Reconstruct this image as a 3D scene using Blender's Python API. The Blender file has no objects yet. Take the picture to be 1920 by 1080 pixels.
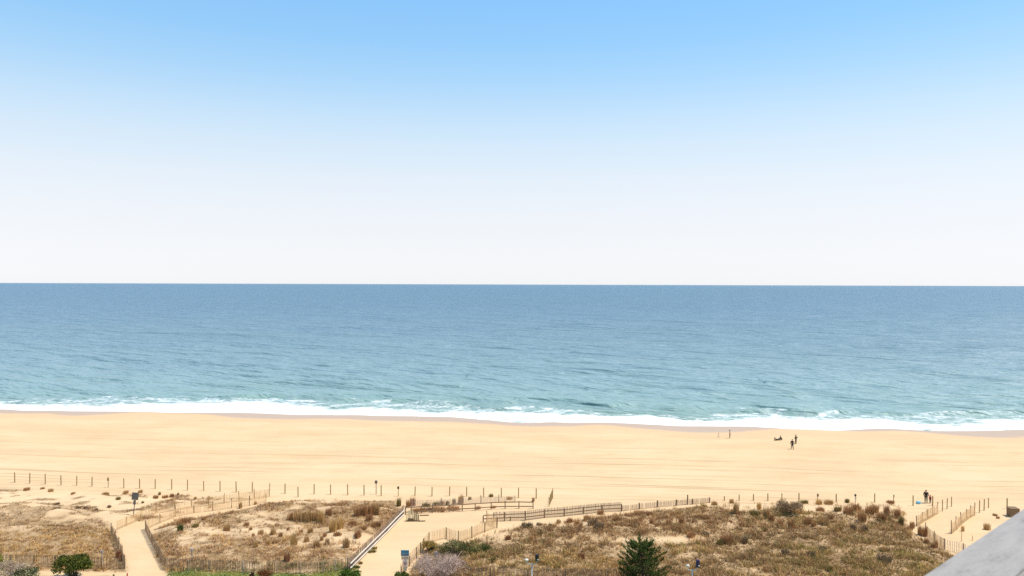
import bpy, bmesh, math, random
import numpy as np
from mathutils import Vector, Matrix

random.seed(7)
RNG = np.random.default_rng(11)
S = bpy.context.scene
COL = S.collection

# ------------------------------------------------------------------ camera, sky, sun, exposure
W0, H0, FPX = 1920.0, 1080.0, 1400.0          # photo size and focal length in photo pixels
CAMZ = 29.0
PITCH = 8.2 / FPX
ROLL = 0.0031
SEA_Z = -1.8

Fv = np.array([0, math.cos(PITCH), -math.sin(PITCH)])
U0 = np.array([0, math.sin(PITCH), math.cos(PITCH)])
R0 = np.array([1.0, 0, 0])
Rv = R0 + ROLL * U0; Rv /= np.linalg.norm(Rv)
Uv = np.cross(Rv, Fv); Uv /= np.linalg.norm(Uv)
CAM = np.array([0, 0, CAMZ])

cam_d = bpy.data.cameras.new('camera')
cam_d.sensor_width = 36.0
cam_d.lens = 36.0 * FPX / W0
cam_d.clip_start = 0.05
cam_d.clip_end = 60000
cam = bpy.data.objects.new('camera', cam_d)
COL.objects.link(cam)
cam.matrix_world = Matrix(((Rv[0], Uv[0], -Fv[0], 0), (Rv[1], Uv[1], -Fv[1], 0), (Rv[2], Uv[2], -Fv[2], CAMZ), (0, 0, 0, 1)))
S.camera = cam
cam_d.dof.use_dof = True; cam_d.dof.focus_distance = 150.0; cam_d.dof.aperture_fstop = 5.6

SUN_EL, SUN_AZ = math.radians(65), math.radians(92)     # azimuth clockwise from +Y: the sun stands to the right
world = bpy.data.worlds.new('World'); S.world = world; world.use_nodes = True
wn = world.node_tree; wn.nodes.clear()
sky = wn.nodes.new('ShaderNodeTexSky'); sky.sky_type = 'NISHITA'; sky.sun_disc = False
sky.sun_elevation = SUN_EL; sky.sun_rotation = SUN_AZ
sky.altitude = 0; sky.air_density = 1.0; sky.dust_density = 0.25; sky.ozone_density = 2.0
bg = wn.nodes.new('ShaderNodeBackground'); bg.inputs['Strength'].default_value = 0.10
wo = wn.nodes.new('ShaderNodeOutputWorld')
# clear spring air: colour balance of the sky by height above the horizon, the same all round, deepening gently to the zenith
SKY_BAL = [(0.0034, (0.2919, 0.3171, 0.4495)), (0.0113, (0.2878, 0.3019, 0.42)), (0.0248, (0.2952, 0.2886, 0.3772)), (0.0583, (0.348, 0.2972, 0.3293)), (0.0937, (0.425, 0.3334, 0.3162)), (0.1375, (0.5004, 0.3827, 0.3236)), (0.1838, (0.5355, 0.4246, 0.3475)), (0.2141, (0.5221, 0.4398, 0.3643)), (0.2631, (0.4402, 0.4504, 0.3936)), (0.3102, (0.3615, 0.4524, 0.4224)), (0.3539, (0.3239, 0.4536, 0.4487)), (1.0, (0.2591, 0.3402, 0.3231))]
wtc = wn.nodes.new('ShaderNodeTexCoord'); wsp = wn.nodes.new('ShaderNodeSeparateXYZ'); wn.links.new(wtc.outputs['Generated'], wsp.inputs[0])
wcr = wn.nodes.new('ShaderNodeValToRGB')
while len(wcr.color_ramp.elements) < len(SKY_BAL): wcr.color_ramp.elements.new(0.5)
for e_, (p_, c_) in zip(wcr.color_ramp.elements, SKY_BAL):
    e_.position = p_; e_.color = (*c_, 1)
wn.links.new(wsp.outputs['Z'], wcr.inputs['Fac'])
wsc = wn.nodes.new('ShaderNodeVectorMath'); wsc.operation = 'SCALE'; wsc.inputs['Scale'].default_value = 4.0
wn.links.new(wcr.outputs[0], wsc.inputs[0])
wmu = wn.nodes.new('ShaderNodeVectorMath'); wmu.operation = 'MULTIPLY'
wn.links.new(sky.outputs[0], wmu.inputs[0]); wn.links.new(wsc.outputs[0], wmu.inputs[1])
# thin even haze light by height above the horizon, the same in every direction, evens the sky out
HAZE_LIGHT = [(0.0034, (0.7417, 0.7486, 0.7549)), (0.0113, (0.7486, 0.7555, 0.7511)), (0.0248, (0.7486, 0.7555, 0.7619)), (0.0583, (0.7348, 0.7555, 0.765)), (0.0937, (0.7078, 0.738, 0.772)), (0.1375, (0.6422, 0.7139, 0.783)), (0.1838, (0.5393, 0.6742, 0.7901)), (0.2141, (0.4599, 0.6359, 0.8011)), (0.2631, (0.3342, 0.5599, 0.8011)), (0.3102, (0.2567, 0.5033, 0.8011)), (0.3539, (0.2285, 0.4687, 0.8011)), (1.0, (0.1714, 0.3375, 0.5768))]
whr = wn.nodes.new('ShaderNodeValToRGB')
while len(whr.color_ramp.elements) < len(HAZE_LIGHT): whr.color_ramp.elements.new(0.5)
for e_, (p_, c_) in zip(whr.color_ramp.elements, HAZE_LIGHT):
    e_.position = p_; e_.color = (*c_, 1)
wn.links.new(wsp.outputs['Z'], whr.inputs['Fac'])
whs = wn.nodes.new('ShaderNodeVectorMath'); whs.operation = 'SCALE'; whs.inputs['Scale'].default_value = 10.0
wn.links.new(whr.outputs[0], whs.inputs[0])
wmx = wn.nodes.new('ShaderNodeMix'); wmx.data_type = 'RGBA'; wmx.inputs[0].default_value = 0.65
wn.links.new(wmu.outputs[0], wmx.inputs[6]); wn.links.new(whs.outputs[0], wmx.inputs[7])
wn.links.new(wmx.outputs[2], bg.inputs['Color']); wn.links.new(bg.outputs[0], wo.inputs['Surface'])

sun_d = bpy.data.lights.new('sun', 'SUN'); sun_d.energy = 4.4; sun_d.angle = math.radians(0.5); sun_d.color = (1.0, 0.925, 0.80)
sun = bpy.data.objects.new('sun', sun_d); COL.objects.link(sun)
sdir = Vector((math.sin(SUN_AZ) * math.cos(SUN_EL), math.cos(SUN_AZ) * math.cos(SUN_EL), math.sin(SUN_EL)))
sun.rotation_euler = (-sdir).to_track_quat('-Z', 'Y').to_euler()
sun.location = (60, 60, 90)

vs = S.view_settings
vs.view_transform = 'Standard'; vs.look = 'None'; vs.gamma = 1.0; vs.use_curve_mapping = False
vs.exposure = 0.30
S.cycles.max_bounces = 6
S.cycles.use_denoising = False

# ------------------------------------------------------------------ maths helpers
def sstep(a, b, x):
    t = np.clip((x - a) / (b - a), 0, 1)
    return t * t * (3 - 2 * t)

def _hash(ix, iy, seed):
    n = (ix.astype(np.int64) * 374761393 + iy.astype(np.int64) * 668265263 + seed * 974634777) & 0xFFFFFFFF
    n = ((n ^ (n >> 13)) * 1274126177) & 0xFFFFFFFF
    n = n ^ (n >> 16)
    return (n & 0xFFFF) / 65535.0

def vnoise(x, y, seed=0):
    x = np.asarray(x, float); y = np.asarray(y, float)
    ix = np.floor(x); iy = np.floor(y); fx = x - ix; fy = y - iy
    fx = fx * fx * (3 - 2 * fx); fy = fy * fy * (3 - 2 * fy)
    a = _hash(ix, iy, seed); b = _hash(ix + 1, iy, seed); c = _hash(ix, iy + 1, seed); d = _hash(ix + 1, iy + 1, seed)
    return (a * (1 - fx) + b * fx) * (1 - fy) + (c * (1 - fx) + d * fx) * fy

def fbm(x, y, seed=0, oct=4):
    s = 0; a = 0.5; t = 0
    for k in range(oct):
        s = s + a * vnoise(x, y, seed + k * 17); t += a; a *= 0.5; x = x * 2.03 + 3.1; y = y * 2.03 + 1.7
    return s / t

def ray(px, py):
    d = Fv * FPX + Rv * (px - W0 / 2) - Uv * (py - H0 / 2)
    return d

def at_z(px, py, z=0.0):
    d = ray(px, py); t = (z - CAMZ) / d[2]
    p = CAM + d * t
    return p[0], p[1]

def project(x, y, z):
    vx, vy, vz = x - CAM[0], y - CAM[1], z - CAM[2]
    f = vx * Fv[0] + vy * Fv[1] + vz * Fv[2]
    r = vx * Rv[0] + vy * Rv[1] + vz * Rv[2]
    u = vx * Uv[0] + vy * Uv[1] + vz * Uv[2]
    f = np.maximum(f, 1e-3)
    return W0 / 2 + FPX * r / f, H0 / 2 - FPX * u / f

def poly_sd(x, y, poly):
    """signed distance to polygon, positive inside"""
    x = np.asarray(x, float); y = np.asarray(y, float)
    d = np.full(x.shape, 1e9); ins = np.zeros(x.shape, bool)
    n = len(poly)
    for i in range(n):
        ax, ay = poly[i]; bx, by = poly[(i + 1) % n]
        ex, ey = bx - ax, by - ay
        t = np.clip(((x - ax) * ex + (y - ay) * ey) / (ex * ex + ey * ey + 1e-12), 0, 1)
        d = np.minimum(d, np.hypot(x - ax - t * ex, y - ay - t * ey))
        c = ((ay > y) != (by > y)) & (x < (bx - ax) * (y - ay) / (by - ay + 1e-12) + ax)
        ins ^= c
    return np.where(ins, d, -d)

def ell(px, py, cx, cy, rx, ry):
    return np.exp(-(((px - cx) / rx) ** 2 + ((py - cy) / ry) ** 2))

# ------------------------------------------------------------------ shoreline and surf measured in the photo, carried to the sea plane
SHORE = [(0, 766), (67, 770), (200, 771), (300, 773), (467, 775), (567, 778), (640, 778), (760, 779), (840, 781), (900, 787), (973, 794),
         (1033, 792), (1140, 791), (1210, 795), (1280, 800), (1350, 800), (1413, 800), (1480, 803), (1580, 806), (1647, 802), (1747, 808), (1847, 808), (1920, 804)]
FOAM = [(0, 750), (150, 748), (200, 746), (333, 747), (433, 752), (550, 751), (640, 758), (707, 755), (840, 760), (940, 769), (1073, 767),
        (1140, 775), (1240, 780), (1280, 785), (1347, 777), (1447, 775), (1530, 782), (1613, 778), (1713, 782), (1800, 780), (1920, 779)]
_s = np.array([at_z(a, b, SEA_Z) for a, b in SHORE]); _f = np.array([at_z(a, b, SEA_Z) for a, b in FOAM])
TILT = -0.088
def _ext(p):
    a = p[0]; b = p[-1]
    left = [(a[0] - 1500, a[1] - TILT * 1500 * 1.0)]; right = [(b[0] + 1500, b[1] + TILT * 1500)]
    return np.array(left + [tuple(q) for q in p] + right)
_s = _ext(_s); _f = _ext(_f)
def shore_y(x):
    x = np.asarray(x, float)
    acc = 0
    for o in (-3.0, -1.0, 1.0, 3.0):
        acc = acc + np.interp(x + o, _s[:, 0], _s[:, 1])
    return acc / 4 + 0.9 * (vnoise(x * 0.22, x * 0 + 3.3, 5) - .5) + 2.2 * (vnoise(x * 0.045, x * 0 + 7.3, 8) - .5)
def foam_w(x):
    return np.maximum(np.interp(x, _f[:, 0], _f[:, 1]) - np.interp(x, _s[:, 0], _s[:, 1]), 7.0)

# ------------------------------------------------------------------ dune regions (photo outlines carried to the ground)
P_V1 = [(-120, 940), (0, 938), (60, 936), (110, 943), (165, 957), (208, 984), (216, 1010), (228, 1040), (235, 1066), (-120, 1060)]
P_V2 = [(283, 990), (330, 972), (400, 962), (500, 941), (560, 934), (740, 934), (756, 957), (655, 1065), (311, 1068), (290, 1030)]
P_V3 = [(800, 1020), (860, 1022), (909, 1000), (935, 992), (1000, 980), (1170, 960), (1330, 943), (1400, 938), (1560, 941), (1690, 942), (1700, 985),
        (1722, 1000), (1768, 1030), (1830, 1060), (1900, 1110), (1900, 1140), (745, 1140), (770, 1062), (790, 1040)]
P_SP = [(-120, 912), (0, 912), (340, 924), (480, 932), (300, 968), (212, 985), (165, 957), (110, 943), (0, 938), (-120, 938)]   # thin grass on open sand
P_RAIL = [(756, 956), (760, 940), (1000, 933), (1002, 943), (900, 953), (800, 960)]
toW = lambda P: [at_z(a, b, 0.3) for a, b in P]
W_V1, W_V2, W_V3, W_SP = toW(P_V1), toW(P_V2), toW(P_V3), toW(P_SP)

def height(x, y):
    x = np.asarray(x, float); y = np.asarray(y, float)
    s = y - shore_y(x)
    z = -1.8 * sstep(-26, 0, s) - np.maximum(s, 0) * 0.11
    z = z + 0.25 * np.exp(-((s + 30) / 9.0) ** 2) + 0.16 * (fbm(x * 0.06, y * 0.12, 3, 3) - .5) * (1 - sstep(-12, 0, s))
    near = y < 125
    if np.any(near):
        xs, ys = (x[near], y[near]) if x.ndim else (x, y)
        m = np.maximum(np.maximum(poly_sd(xs, ys, W_V1), poly_sd(xs, ys, W_V2)), poly_sd(xs, ys, W_V3))
        sp = sstep(-1.5, 3, poly_sd(xs, ys, W_SP))
        m = sstep(-0.3, 2.6, m)
        dz = m * (0.25 + 1.0 * (fbm(xs * 0.16, ys * 0.28, 21, 3) - 0.35) + 0.28 * (fbm(xs * 0.8, ys * 0.9, 31, 2) - .5)) \
            + sp * 0.9 * (fbm(xs * 0.22, ys * 0.4, 41, 3) - .4)
        if x.ndim:
            z[near] += dz
        else:
            z = z + dz
    return z

def hit(px, py):
    d = ray(px, py); z = 0.0
    for _ in range(10):
        t = (z - CAMZ) / d[2]
        x, y = CAM[0] + d[0] * t, CAM[1] + d[1] * t
        z = 0.5 * z + 0.5 * float(height(np.array([x]), np.array([y]))[0])
    z = float(height(np.array([x]), np.array([y]))[0])
    return Vector((x, y, z))
def ground(x, y):
    return float(height(np.array([x]), np.array([y]))[0])
def mpp(p):
    """metres one photo pixel spans at a place"""
    return (p.y * Fv[1] + (p.z - CAMZ) * Fv[2]) / FPX

def density(px, py, x, y):
    """how thickly the dune grass grows, 0..1"""
    n = fbm(x * 0.55, y * 0.75, 61, 3); n2 = fbm(x * 0.16, y * 0.3, 71, 3)
    patch = sstep(0.36, 0.62, 0.55 * n + 0.45 * n2 + 0.04)
    v1 = sstep(-0.6, 0.5, poly_sd(x, y, W_V1)); v2 = sstep(-0.4, 0.5, poly_sd(x, y, W_V2)); v3 = sstep(-0.4, 0.6, poly_sd(x, y, W_V3))
    sp = sstep(-0.5, 1, poly_sd(x, y, W_SP))
    d1 = v1 * np.clip(0.4 + 0.75 * sstep(965, 1005, py) + 0.4 * (patch - .5), 0, 1) * (sstep(1010, 960, py) * patch + sstep(960, 1010, py) * (0.7 + .3 * patch))
    b2 = 1 - 0.85 * ell(px, py, 640, 1008, 75, 20) - 0.65 * ell(px, py, 500, 962, 70, 8) - 0.6 * ell(px, py, 440, 1000, 90, 14) - 0.5 * ell(px, py, 345, 985, 40, 14)
    b2 = b2 + 0.5 * ell(px, py, 650, 952, 100, 9) + .5 * ell(px, py, 560, 1048, 160, 12) + 0.4 * ell(px, py, 705, 990, 30, 40)
    d2 = v2 * np.clip(b2, 0, 1.2) * (0.12 + 0.88 * patch) * (0.25 + 0.75 * sstep(936, 949, py + 10 * (n - .5)))
    b3 = 1 - 1.0 * ell(px, py, 925, 1004, 55, 16) - 0.85 * ell(px, py, 1040, 983, 80, 9) - 0.85 * ell(px, py, 1200, 1012, 110, 7) - 0.6 * ell(px, py, 1290, 1010, 50, 8) \
        - 1.0 * ell(px, py, 1545, 952, 48, 10) - 0.9 * ell(px, py, 1660, 956, 40, 9) - 0.9 * ell(px, py, 1420, 955, 26, 9) - 0.6 * ell(px, py, 1365, 948, 30, 8) - 0.7 * ell(px, py, 1515, 1073, 35, 5) - 0.55 * ell(px, py, 1590, 985, 18, 12) - .9 * ell(px, py, 1720, 1008, 16, 10) - 0.5 * ell(px, py, 1390, 1030, 40, 8)
    b3 = np.clip(b3 + 0.35 * sstep(1030, 1060, py) + .3 * sstep(1400, 1500, px) * sstep(980, 1000, py), 0, 1.3)
    d3 = v3 * b3 * (0.4 + 0.6 * patch) * np.where(px > 1320, 0.08 + 0.92 * sstep(946, 970, py + 34 * (n - .5)), 1)
    ds = sp * 0.75 * sstep(0.5, 0.66, n)
    return np.clip(np.maximum(np.maximum(d1, d2), np.maximum(d3, ds)), 0, 1)

# ------------------------------------------------------------------ material helpers
class NT:
    def __init__(self, name):
        self.m = bpy.data.materials.new(name); self.m.use_nodes = True
        self.t = self.m.node_tree; self.b = self.t.nodes['Principled BSDF']; self.out = self.t.nodes['Material Output']
    def n(self, typ, **kw):
        nd = self.t.nodes.new(typ)
        for k, v in kw.items():
            if k in nd.inputs.keys(): nd.inputs[k].default_value = v
            else: setattr(nd, k, v)
        return nd
    def l(self, a, b): self.t.links.new(a, b)
    def noise(self, scale, detail=3, rough=0.55, vec=None):
        nd = self.n('ShaderNodeTexNoise'); nd.inputs['Scale'].default_value = scale; nd.inputs['Detail'].default_value = detail; nd.inputs['Roughness'].default_value = rough
        if vec is not None: self.l(vec, nd.inputs['Vector'])
        return nd.outputs['Fac']
    def mapping(self, vec, scale=(1, 1, 1), rot=(0, 0, 0)):
        nd = self.n('ShaderNodeMapping'); nd.inputs['Scale'].default_value = scale; nd.inputs['Rotation'].default_value = rot
        self.l(vec, nd.inputs['Vector']); return nd.outputs[0]
    def turned(self, vec, scale, ang):
        '''coordinates turned first and stretched after: features lie along a slanted line'''
        return self.mapping(self.mapping(vec, (1, 1, 1), (0, 0, ang)), scale)
    def math(self, op, a, b=None, clamp=False):
        nd = self.n('ShaderNodeMath', operation=op); nd.use_clamp = clamp
        for i, v in enumerate((a, b)):
            if v is None: continue
            if isinstance(v, (int, float)): nd.inputs[i].default_value = v
            else: self.l(v, nd.inputs[i])
        return nd.outputs[0]
    def ramp(self, fac, stops):
        nd = self.n('ShaderNodeValToRGB'); cr = nd.color_ramp
        while len(cr.elements) < len(stops): cr.elements.new(0.5)
        for e, (p, c) in zip(cr.elements, stops):
            e.position = p; e.color = (c, c, c, 1) if isinstance(c, (int, float)) else (*c, 1)
        self.l(fac, nd.inputs['Fac']); return nd.outputs['Color']
    def mix(self, fac, a, b, mode='MIX'):
        nd = self.n('ShaderNodeMix', data_type='RGBA', blend_type=mode)
        for sock, v in ((nd.inputs[0], fac), (nd.inputs[6], a), (nd.inputs[7], b)):
            if isinstance(v, (int, float)): sock.default_value = v
            elif isinstance(v, tuple): sock.default_value = (*v, 1)
            else: self.l(v, sock)
        return nd.outputs[2]
    def attr(self, name, col=False):
        nd = self.n('ShaderNodeAttribute', attribute_name=name); return nd.outputs['Color' if col else 'Fac']
    def bump(self, h, strength=0.3, dist=0.05, normal=None):
        nd = self.n('ShaderNodeBump'); nd.inputs['Strength'].default_value = strength; nd.inputs['Distance'].default_value = dist
        self.l(h, nd.inputs['Height'])
        if normal is not None: self.l(normal, nd.inputs['Normal'])
        return nd.outputs[0]

def simple(name, col, rough=0.8, var=0.25, scale=6.0, metal=0.0, streak=None):
    """painted / wood / metal surface with grain and wear"""
    k = NT(name)
    co = k.n('ShaderNodeTexCoord').outputs['Object']
    if streak: co = k.mapping(co, streak)
    nz = k.noise(scale, 4, 0.6, co)
    oi = k.n('ShaderNodeObjectInfo').outputs['Random']
    f = k.math('ADD', k.math('MULTIPLY', nz, 0.7), k.math('MULTIPLY', oi, 0.3))
    lo = tuple(c * (1 - var) for c in col); hi = tuple(min(1, c * (1 + var)) for c in col)
    k.l(k.ramp(f, [(0.25, lo), (0.75, hi)]), k.b.inputs['Base Color'])
    k.b.inputs['Roughness'].default_value = rough; k.b.inputs['Metallic'].default_value = metal
    k.l(k.bump(nz, 0.25, 0.01), k.b.inputs['Normal'])
    return k.m

def foliage(name, rough=0.75, trans=0.25):
    """leaf or blade surface: colour from the plant's own 'tint' attribute"""
    k = NT(name)
    c = k.attr('tint', True)
    k.l(c, k.b.inputs['Base Color']); k.b.inputs['Roughness'].default_value = rough
    k.b.inputs['Specular IOR Level'].default_value = 0.15
    tr = k.n('ShaderNodeBsdfTranslucent'); k.l(c, tr.inputs['Color'])
    mx = k.n('ShaderNodeMixShader'); mx.inputs[0].default_value = trans
    k.l(k.b.outputs[0], mx.inputs[1]); k.l(tr.outputs[0], mx.inputs[2]); k.l(mx.outputs[0], k.out.inputs['Surface'])
    return k.m

# ------------------------------------------------------------------ object helpers
def put(name, me, mat=None, parent=None, kind=None):
    o = bpy.data.objects.new(name, me); COL.objects.link(o)
    if mat is not None and len(me.materials) == 0: me.materials.append(mat)
    if parent is not None: o.parent = parent
    if kind: o['kind'] = kind
    return o
def tag(o, label, cat, group=None, kind=None):
    o['label'] = label; o['category'] = cat
    if group: o['group'] = group
    if kind: o['kind'] = kind
    return o
def thing(name, label, cat, loc, rotz=0.0, group=None):
    o = bpy.data.objects.new(name, None); COL.objects.link(o); o.empty_display_size = 0.2
    o.location = loc; o.rotation_euler = (0, 0, rotz)
    return tag(o, label, cat, group)
def np_mesh(name, verts, faces, attrs=None, smooth=True):
    """verts (n,3), faces (m,3|4) arrays"""
    me = bpy.data.meshes.new(name)
    k = faces.shape[1]
    me.vertices.add(len(verts)); me.vertices.foreach_set('co', np.ascontiguousarray(verts, np.float32).ravel())
    me.loops.add(faces.size); me.loops.foreach_set('vertex_index', np.ascontiguousarray(faces, np.int32).ravel())
    me.polygons.add(len(faces)); me.polygons.foreach_set('loop_start', np.arange(0, faces.size, k, dtype=np.int32))
    me.polygons.foreach_set('use_smooth', np.full(len(faces), smooth))
    me.update(calc_edges=True)
    for nm, (typ, data) in (attrs or {}).items():
        a = me.attributes.new(nm, typ, 'POINT')
        a.data.foreach_set('color' if 'COLOR' in typ else 'value', np.ascontiguousarray(data, np.float32).ravel())
    return me
def bm_mesh(name, bm, mat=None, smooth=False):
    me = bpy.data.meshes.new(name); bm.normal_update(); bm.to_mesh(me); bm.free()
    if mat: me.materials.append(mat)
    if smooth: me.polygons.foreach_set('use_smooth', [True] * len(me.polygons))
    return me
def bx(bm, size, loc=(0, 0, 0), rot=None, taper=1.0):
    sx, sy, sz = (v / 2 for v in size)
    co = [(-sx, -sy, -sz), (sx, -sy, -sz), (sx, sy, -sz), (-sx, sy, -sz), (-sx * taper, -sy * taper, sz), (sx * taper, -sy * taper, sz), (sx * taper, sy * taper, sz), (-sx * taper, sy * taper, sz)]
    M = Matrix.Translation(loc) @ (rot.to_4x4() if rot is not None else Matrix())
    v = [bm.verts.new(M @ Vector(c)) for c in co]
    for f in ((3, 2, 1, 0), (4, 5, 6, 7), (0, 1, 5, 4), (1, 2, 6, 5), (2, 3, 7, 6), (3, 0, 4, 7)):
        bm.faces.new([v[i] for i in f])
def bar(bm, a, b, w, h=None):
    """square bar between two points"""
    a = Vector(a); b = Vector(b); d = b - a
    q = d.to_track_quat('Z', 'Y'); h = h or w
    bx(bm, (w, h, d.length), (a + b) / 2, q.to_matrix())
def tube(bm, pts, radii, n=6, cap=True):
    rings = []
    pts = [Vector(p) for p in pts]
    for i, p in enumerate(pts):
        d = (pts[min(i + 1, len(pts) - 1)] - pts[max(i - 1, 0)]).normalized()
        u = d.orthogonal().normalized() if abs(d.z) < 0.99 else Vector((1, 0, 0)); u = (u - d * u.dot(d)).normalized(); w = d.cross(u)
        r = radii[i] if not isinstance(radii, (int, float)) else radii
        rings.append([bm.verts.new(p + (u * math.cos(t) + w * math.sin(t)) * r) for t in [2 * math.pi * k / n for k in range(n)]])
    for A, B in zip(rings, rings[1:]):
        for k in range(n): bm.faces.new((A[k], A[(k + 1) % n], B[(k + 1) % n], B[k]))
    if cap:
        bm.faces.new(rings[0][::-1]); bm.faces.new(rings[-1])
def ball(bm, loc, r, sub=2, squash=(1, 1, 1)):
    g = bmesh.ops.create_icosphere(bm, subdivisions=sub, radius=1.0)
    for v in g['verts']:
        v.co = Vector((v.co.x * r * squash[0], v.co.y * r * squash[1], v.co.z * r * squash[2])) + Vector(loc)
def ordinal(i):
    w = ['first', 'second', 'third', 'fourth', 'fifth', 'sixth', 'seventh', 'eighth', 'ninth', 'tenth', 'eleventh', 'twelfth', 'thirteenth', 'fourteenth', 'fifteenth',
         'sixteenth', 'seventeenth', 'eighteenth', 'nineteenth', 'twentieth', 'twenty-first', 'twenty-second', 'twenty-third', 'twenty-fourth', 'twenty-fifth', 'twenty-sixth',
         'twenty-seventh', 'twenty-eighth', 'twenty-ninth', 'thirtieth', 'thirty-first', 'thirty-second', 'thirty-third', 'thirty-fourth', 'thirty-fifth', 'thirty-sixth', 'thirty-seventh', 'thirty-eighth']
    return w[i]

# ------------------------------------------------------------------ materials
def mat_ground():
    k = NT('sand_ground')
    pos = k.n('ShaderNodeNewGeometry').outputs['Position']
    big = k.noise(0.05, 4, 0.6, k.turned(pos, (0.8, 2.4, 1), 0.087))
    dry = k.ramp(big, [(0.28, (0.555, 0.37, 0.205)), (0.5, (0.605, 0.42, 0.242)), (0.72, (0.635, 0.46, 0.282))])
    # grooming and wheel tracks: long thin lines along the shore
    wob = k.noise(0.02, 2, 0.5, pos)
    sep = k.n('ShaderNodeSeparateXYZ'); k.l(pos, sep.inputs[0])
    across = k.math('ADD', k.math('ADD', sep.outputs['Y'], k.math('MULTIPLY', sep.outputs['X'], 0.084)), k.math('MULTIPLY', wob, 7.0))
    comb = k.n('ShaderNodeCombineXYZ'); k.l(k.math('MULTIPLY', sep.outputs['X'], 0.018), comb.inputs[0]); k.l(k.math('MULTIPLY', across, 1.25), comb.inputs[1])
    tr = k.noise(1.0, 3, 0.65, comb.outputs[0])
    trk = k.ramp(tr, [(0.575, 0.0), (0.625, 1.0)])
    zone = k.math('MULTIPLY', k.ramp(k.math('DIVIDE', across, 200.0), [(0.50, 0.0), (0.545, 1.0), (0.645, 0.9), (0.70, 0.2), (0.8, 0.0)]), k.attr('open'))
    trf = k.math('MULTIPLY', trk, zone)
    c = k.mix(k.math('MULTIPLY', trf, 0.85), dry, (0.41, 0.28, 0.145))
    c = k.mix(k.ramp(k.noise(0.33, 4, 0.65, k.mapping(pos, (0.5, 1.2, 1), (0, 0, 0.3))), [(0.50, 0.0), (0.68, 0.35)]), c, (0.46, 0.31, 0.165))
    speck = k.ramp(k.noise(2.3, 3, 0.75, k.mapping(pos, (0.6, 1.4, 1))), [(0.64, 0.0), (0.72, 1.0)])
    c = k.mix(k.math('MULTIPLY', speck, 0.16), c, (0.36, 0.25, 0.14))
    # damp and wet sand by the water
    c = k.mix(k.math('MULTIPLY', k.attr('damp'), 0.95), c, (0.60, 0.385, 0.225))
    wet = k.attr('wet')
    c = k.mix(wet, c, (0.43, 0.315, 0.235))
    # plant litter under the dune grass
    ln = k.ramp(k.noise(2.2, 4, 0.75, pos), [(0.36, 0.0), (0.58, 1.0)])
    veg = k.attr('veg')
    lit = k.ramp(k.noise(1.3, 4, 0.7, pos), [(0.3, (0.15, 0.085, 0.038)), (0.5, (0.27, 0.165, 0.077)), (0.7, (0.43, 0.285, 0.15))])
    vf = k.math('ADD', k.math('MULTIPLY', veg, 0.85), k.math('MULTIPLY', k.math('MULTIPLY', veg, ln), 0.6), True)
    c = k.mix(vf, c, lit)
    # lawn strip
    gl = k.ramp(k.noise(1.1, 4, 0.7, pos), [(0.3, (0.07, 0.11, 0.02)), (0.55, (0.16, 0.19, 0.045)), (0.75, (0.34, 0.29, 0.12))])
    c = k.mix(k.attr('lawn'), c, gl)
    k.l(c, k.b.inputs['Base Color'])
    rg = k.math('SUBTRACT', 0.9, k.math('MULTIPLY', wet, 0.35)); k.l(rg, k.b.inputs['Roughness'])
    k.b.inputs['Specular IOR Level'].default_value = 0.25
    h = k.math('ADD', k.math('MULTIPLY', k.noise(1.6, 4, 0.65, pos), 0.6), k.math('MULTIPLY', trf, -0.35))
    dn = k.math('SUBTRACT', 1.0, wet)
    k.l(k.bump(k.math('MULTIPLY', h, dn), 0.55, 0.12), k.b.inputs['Normal'])
    return k.m

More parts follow.
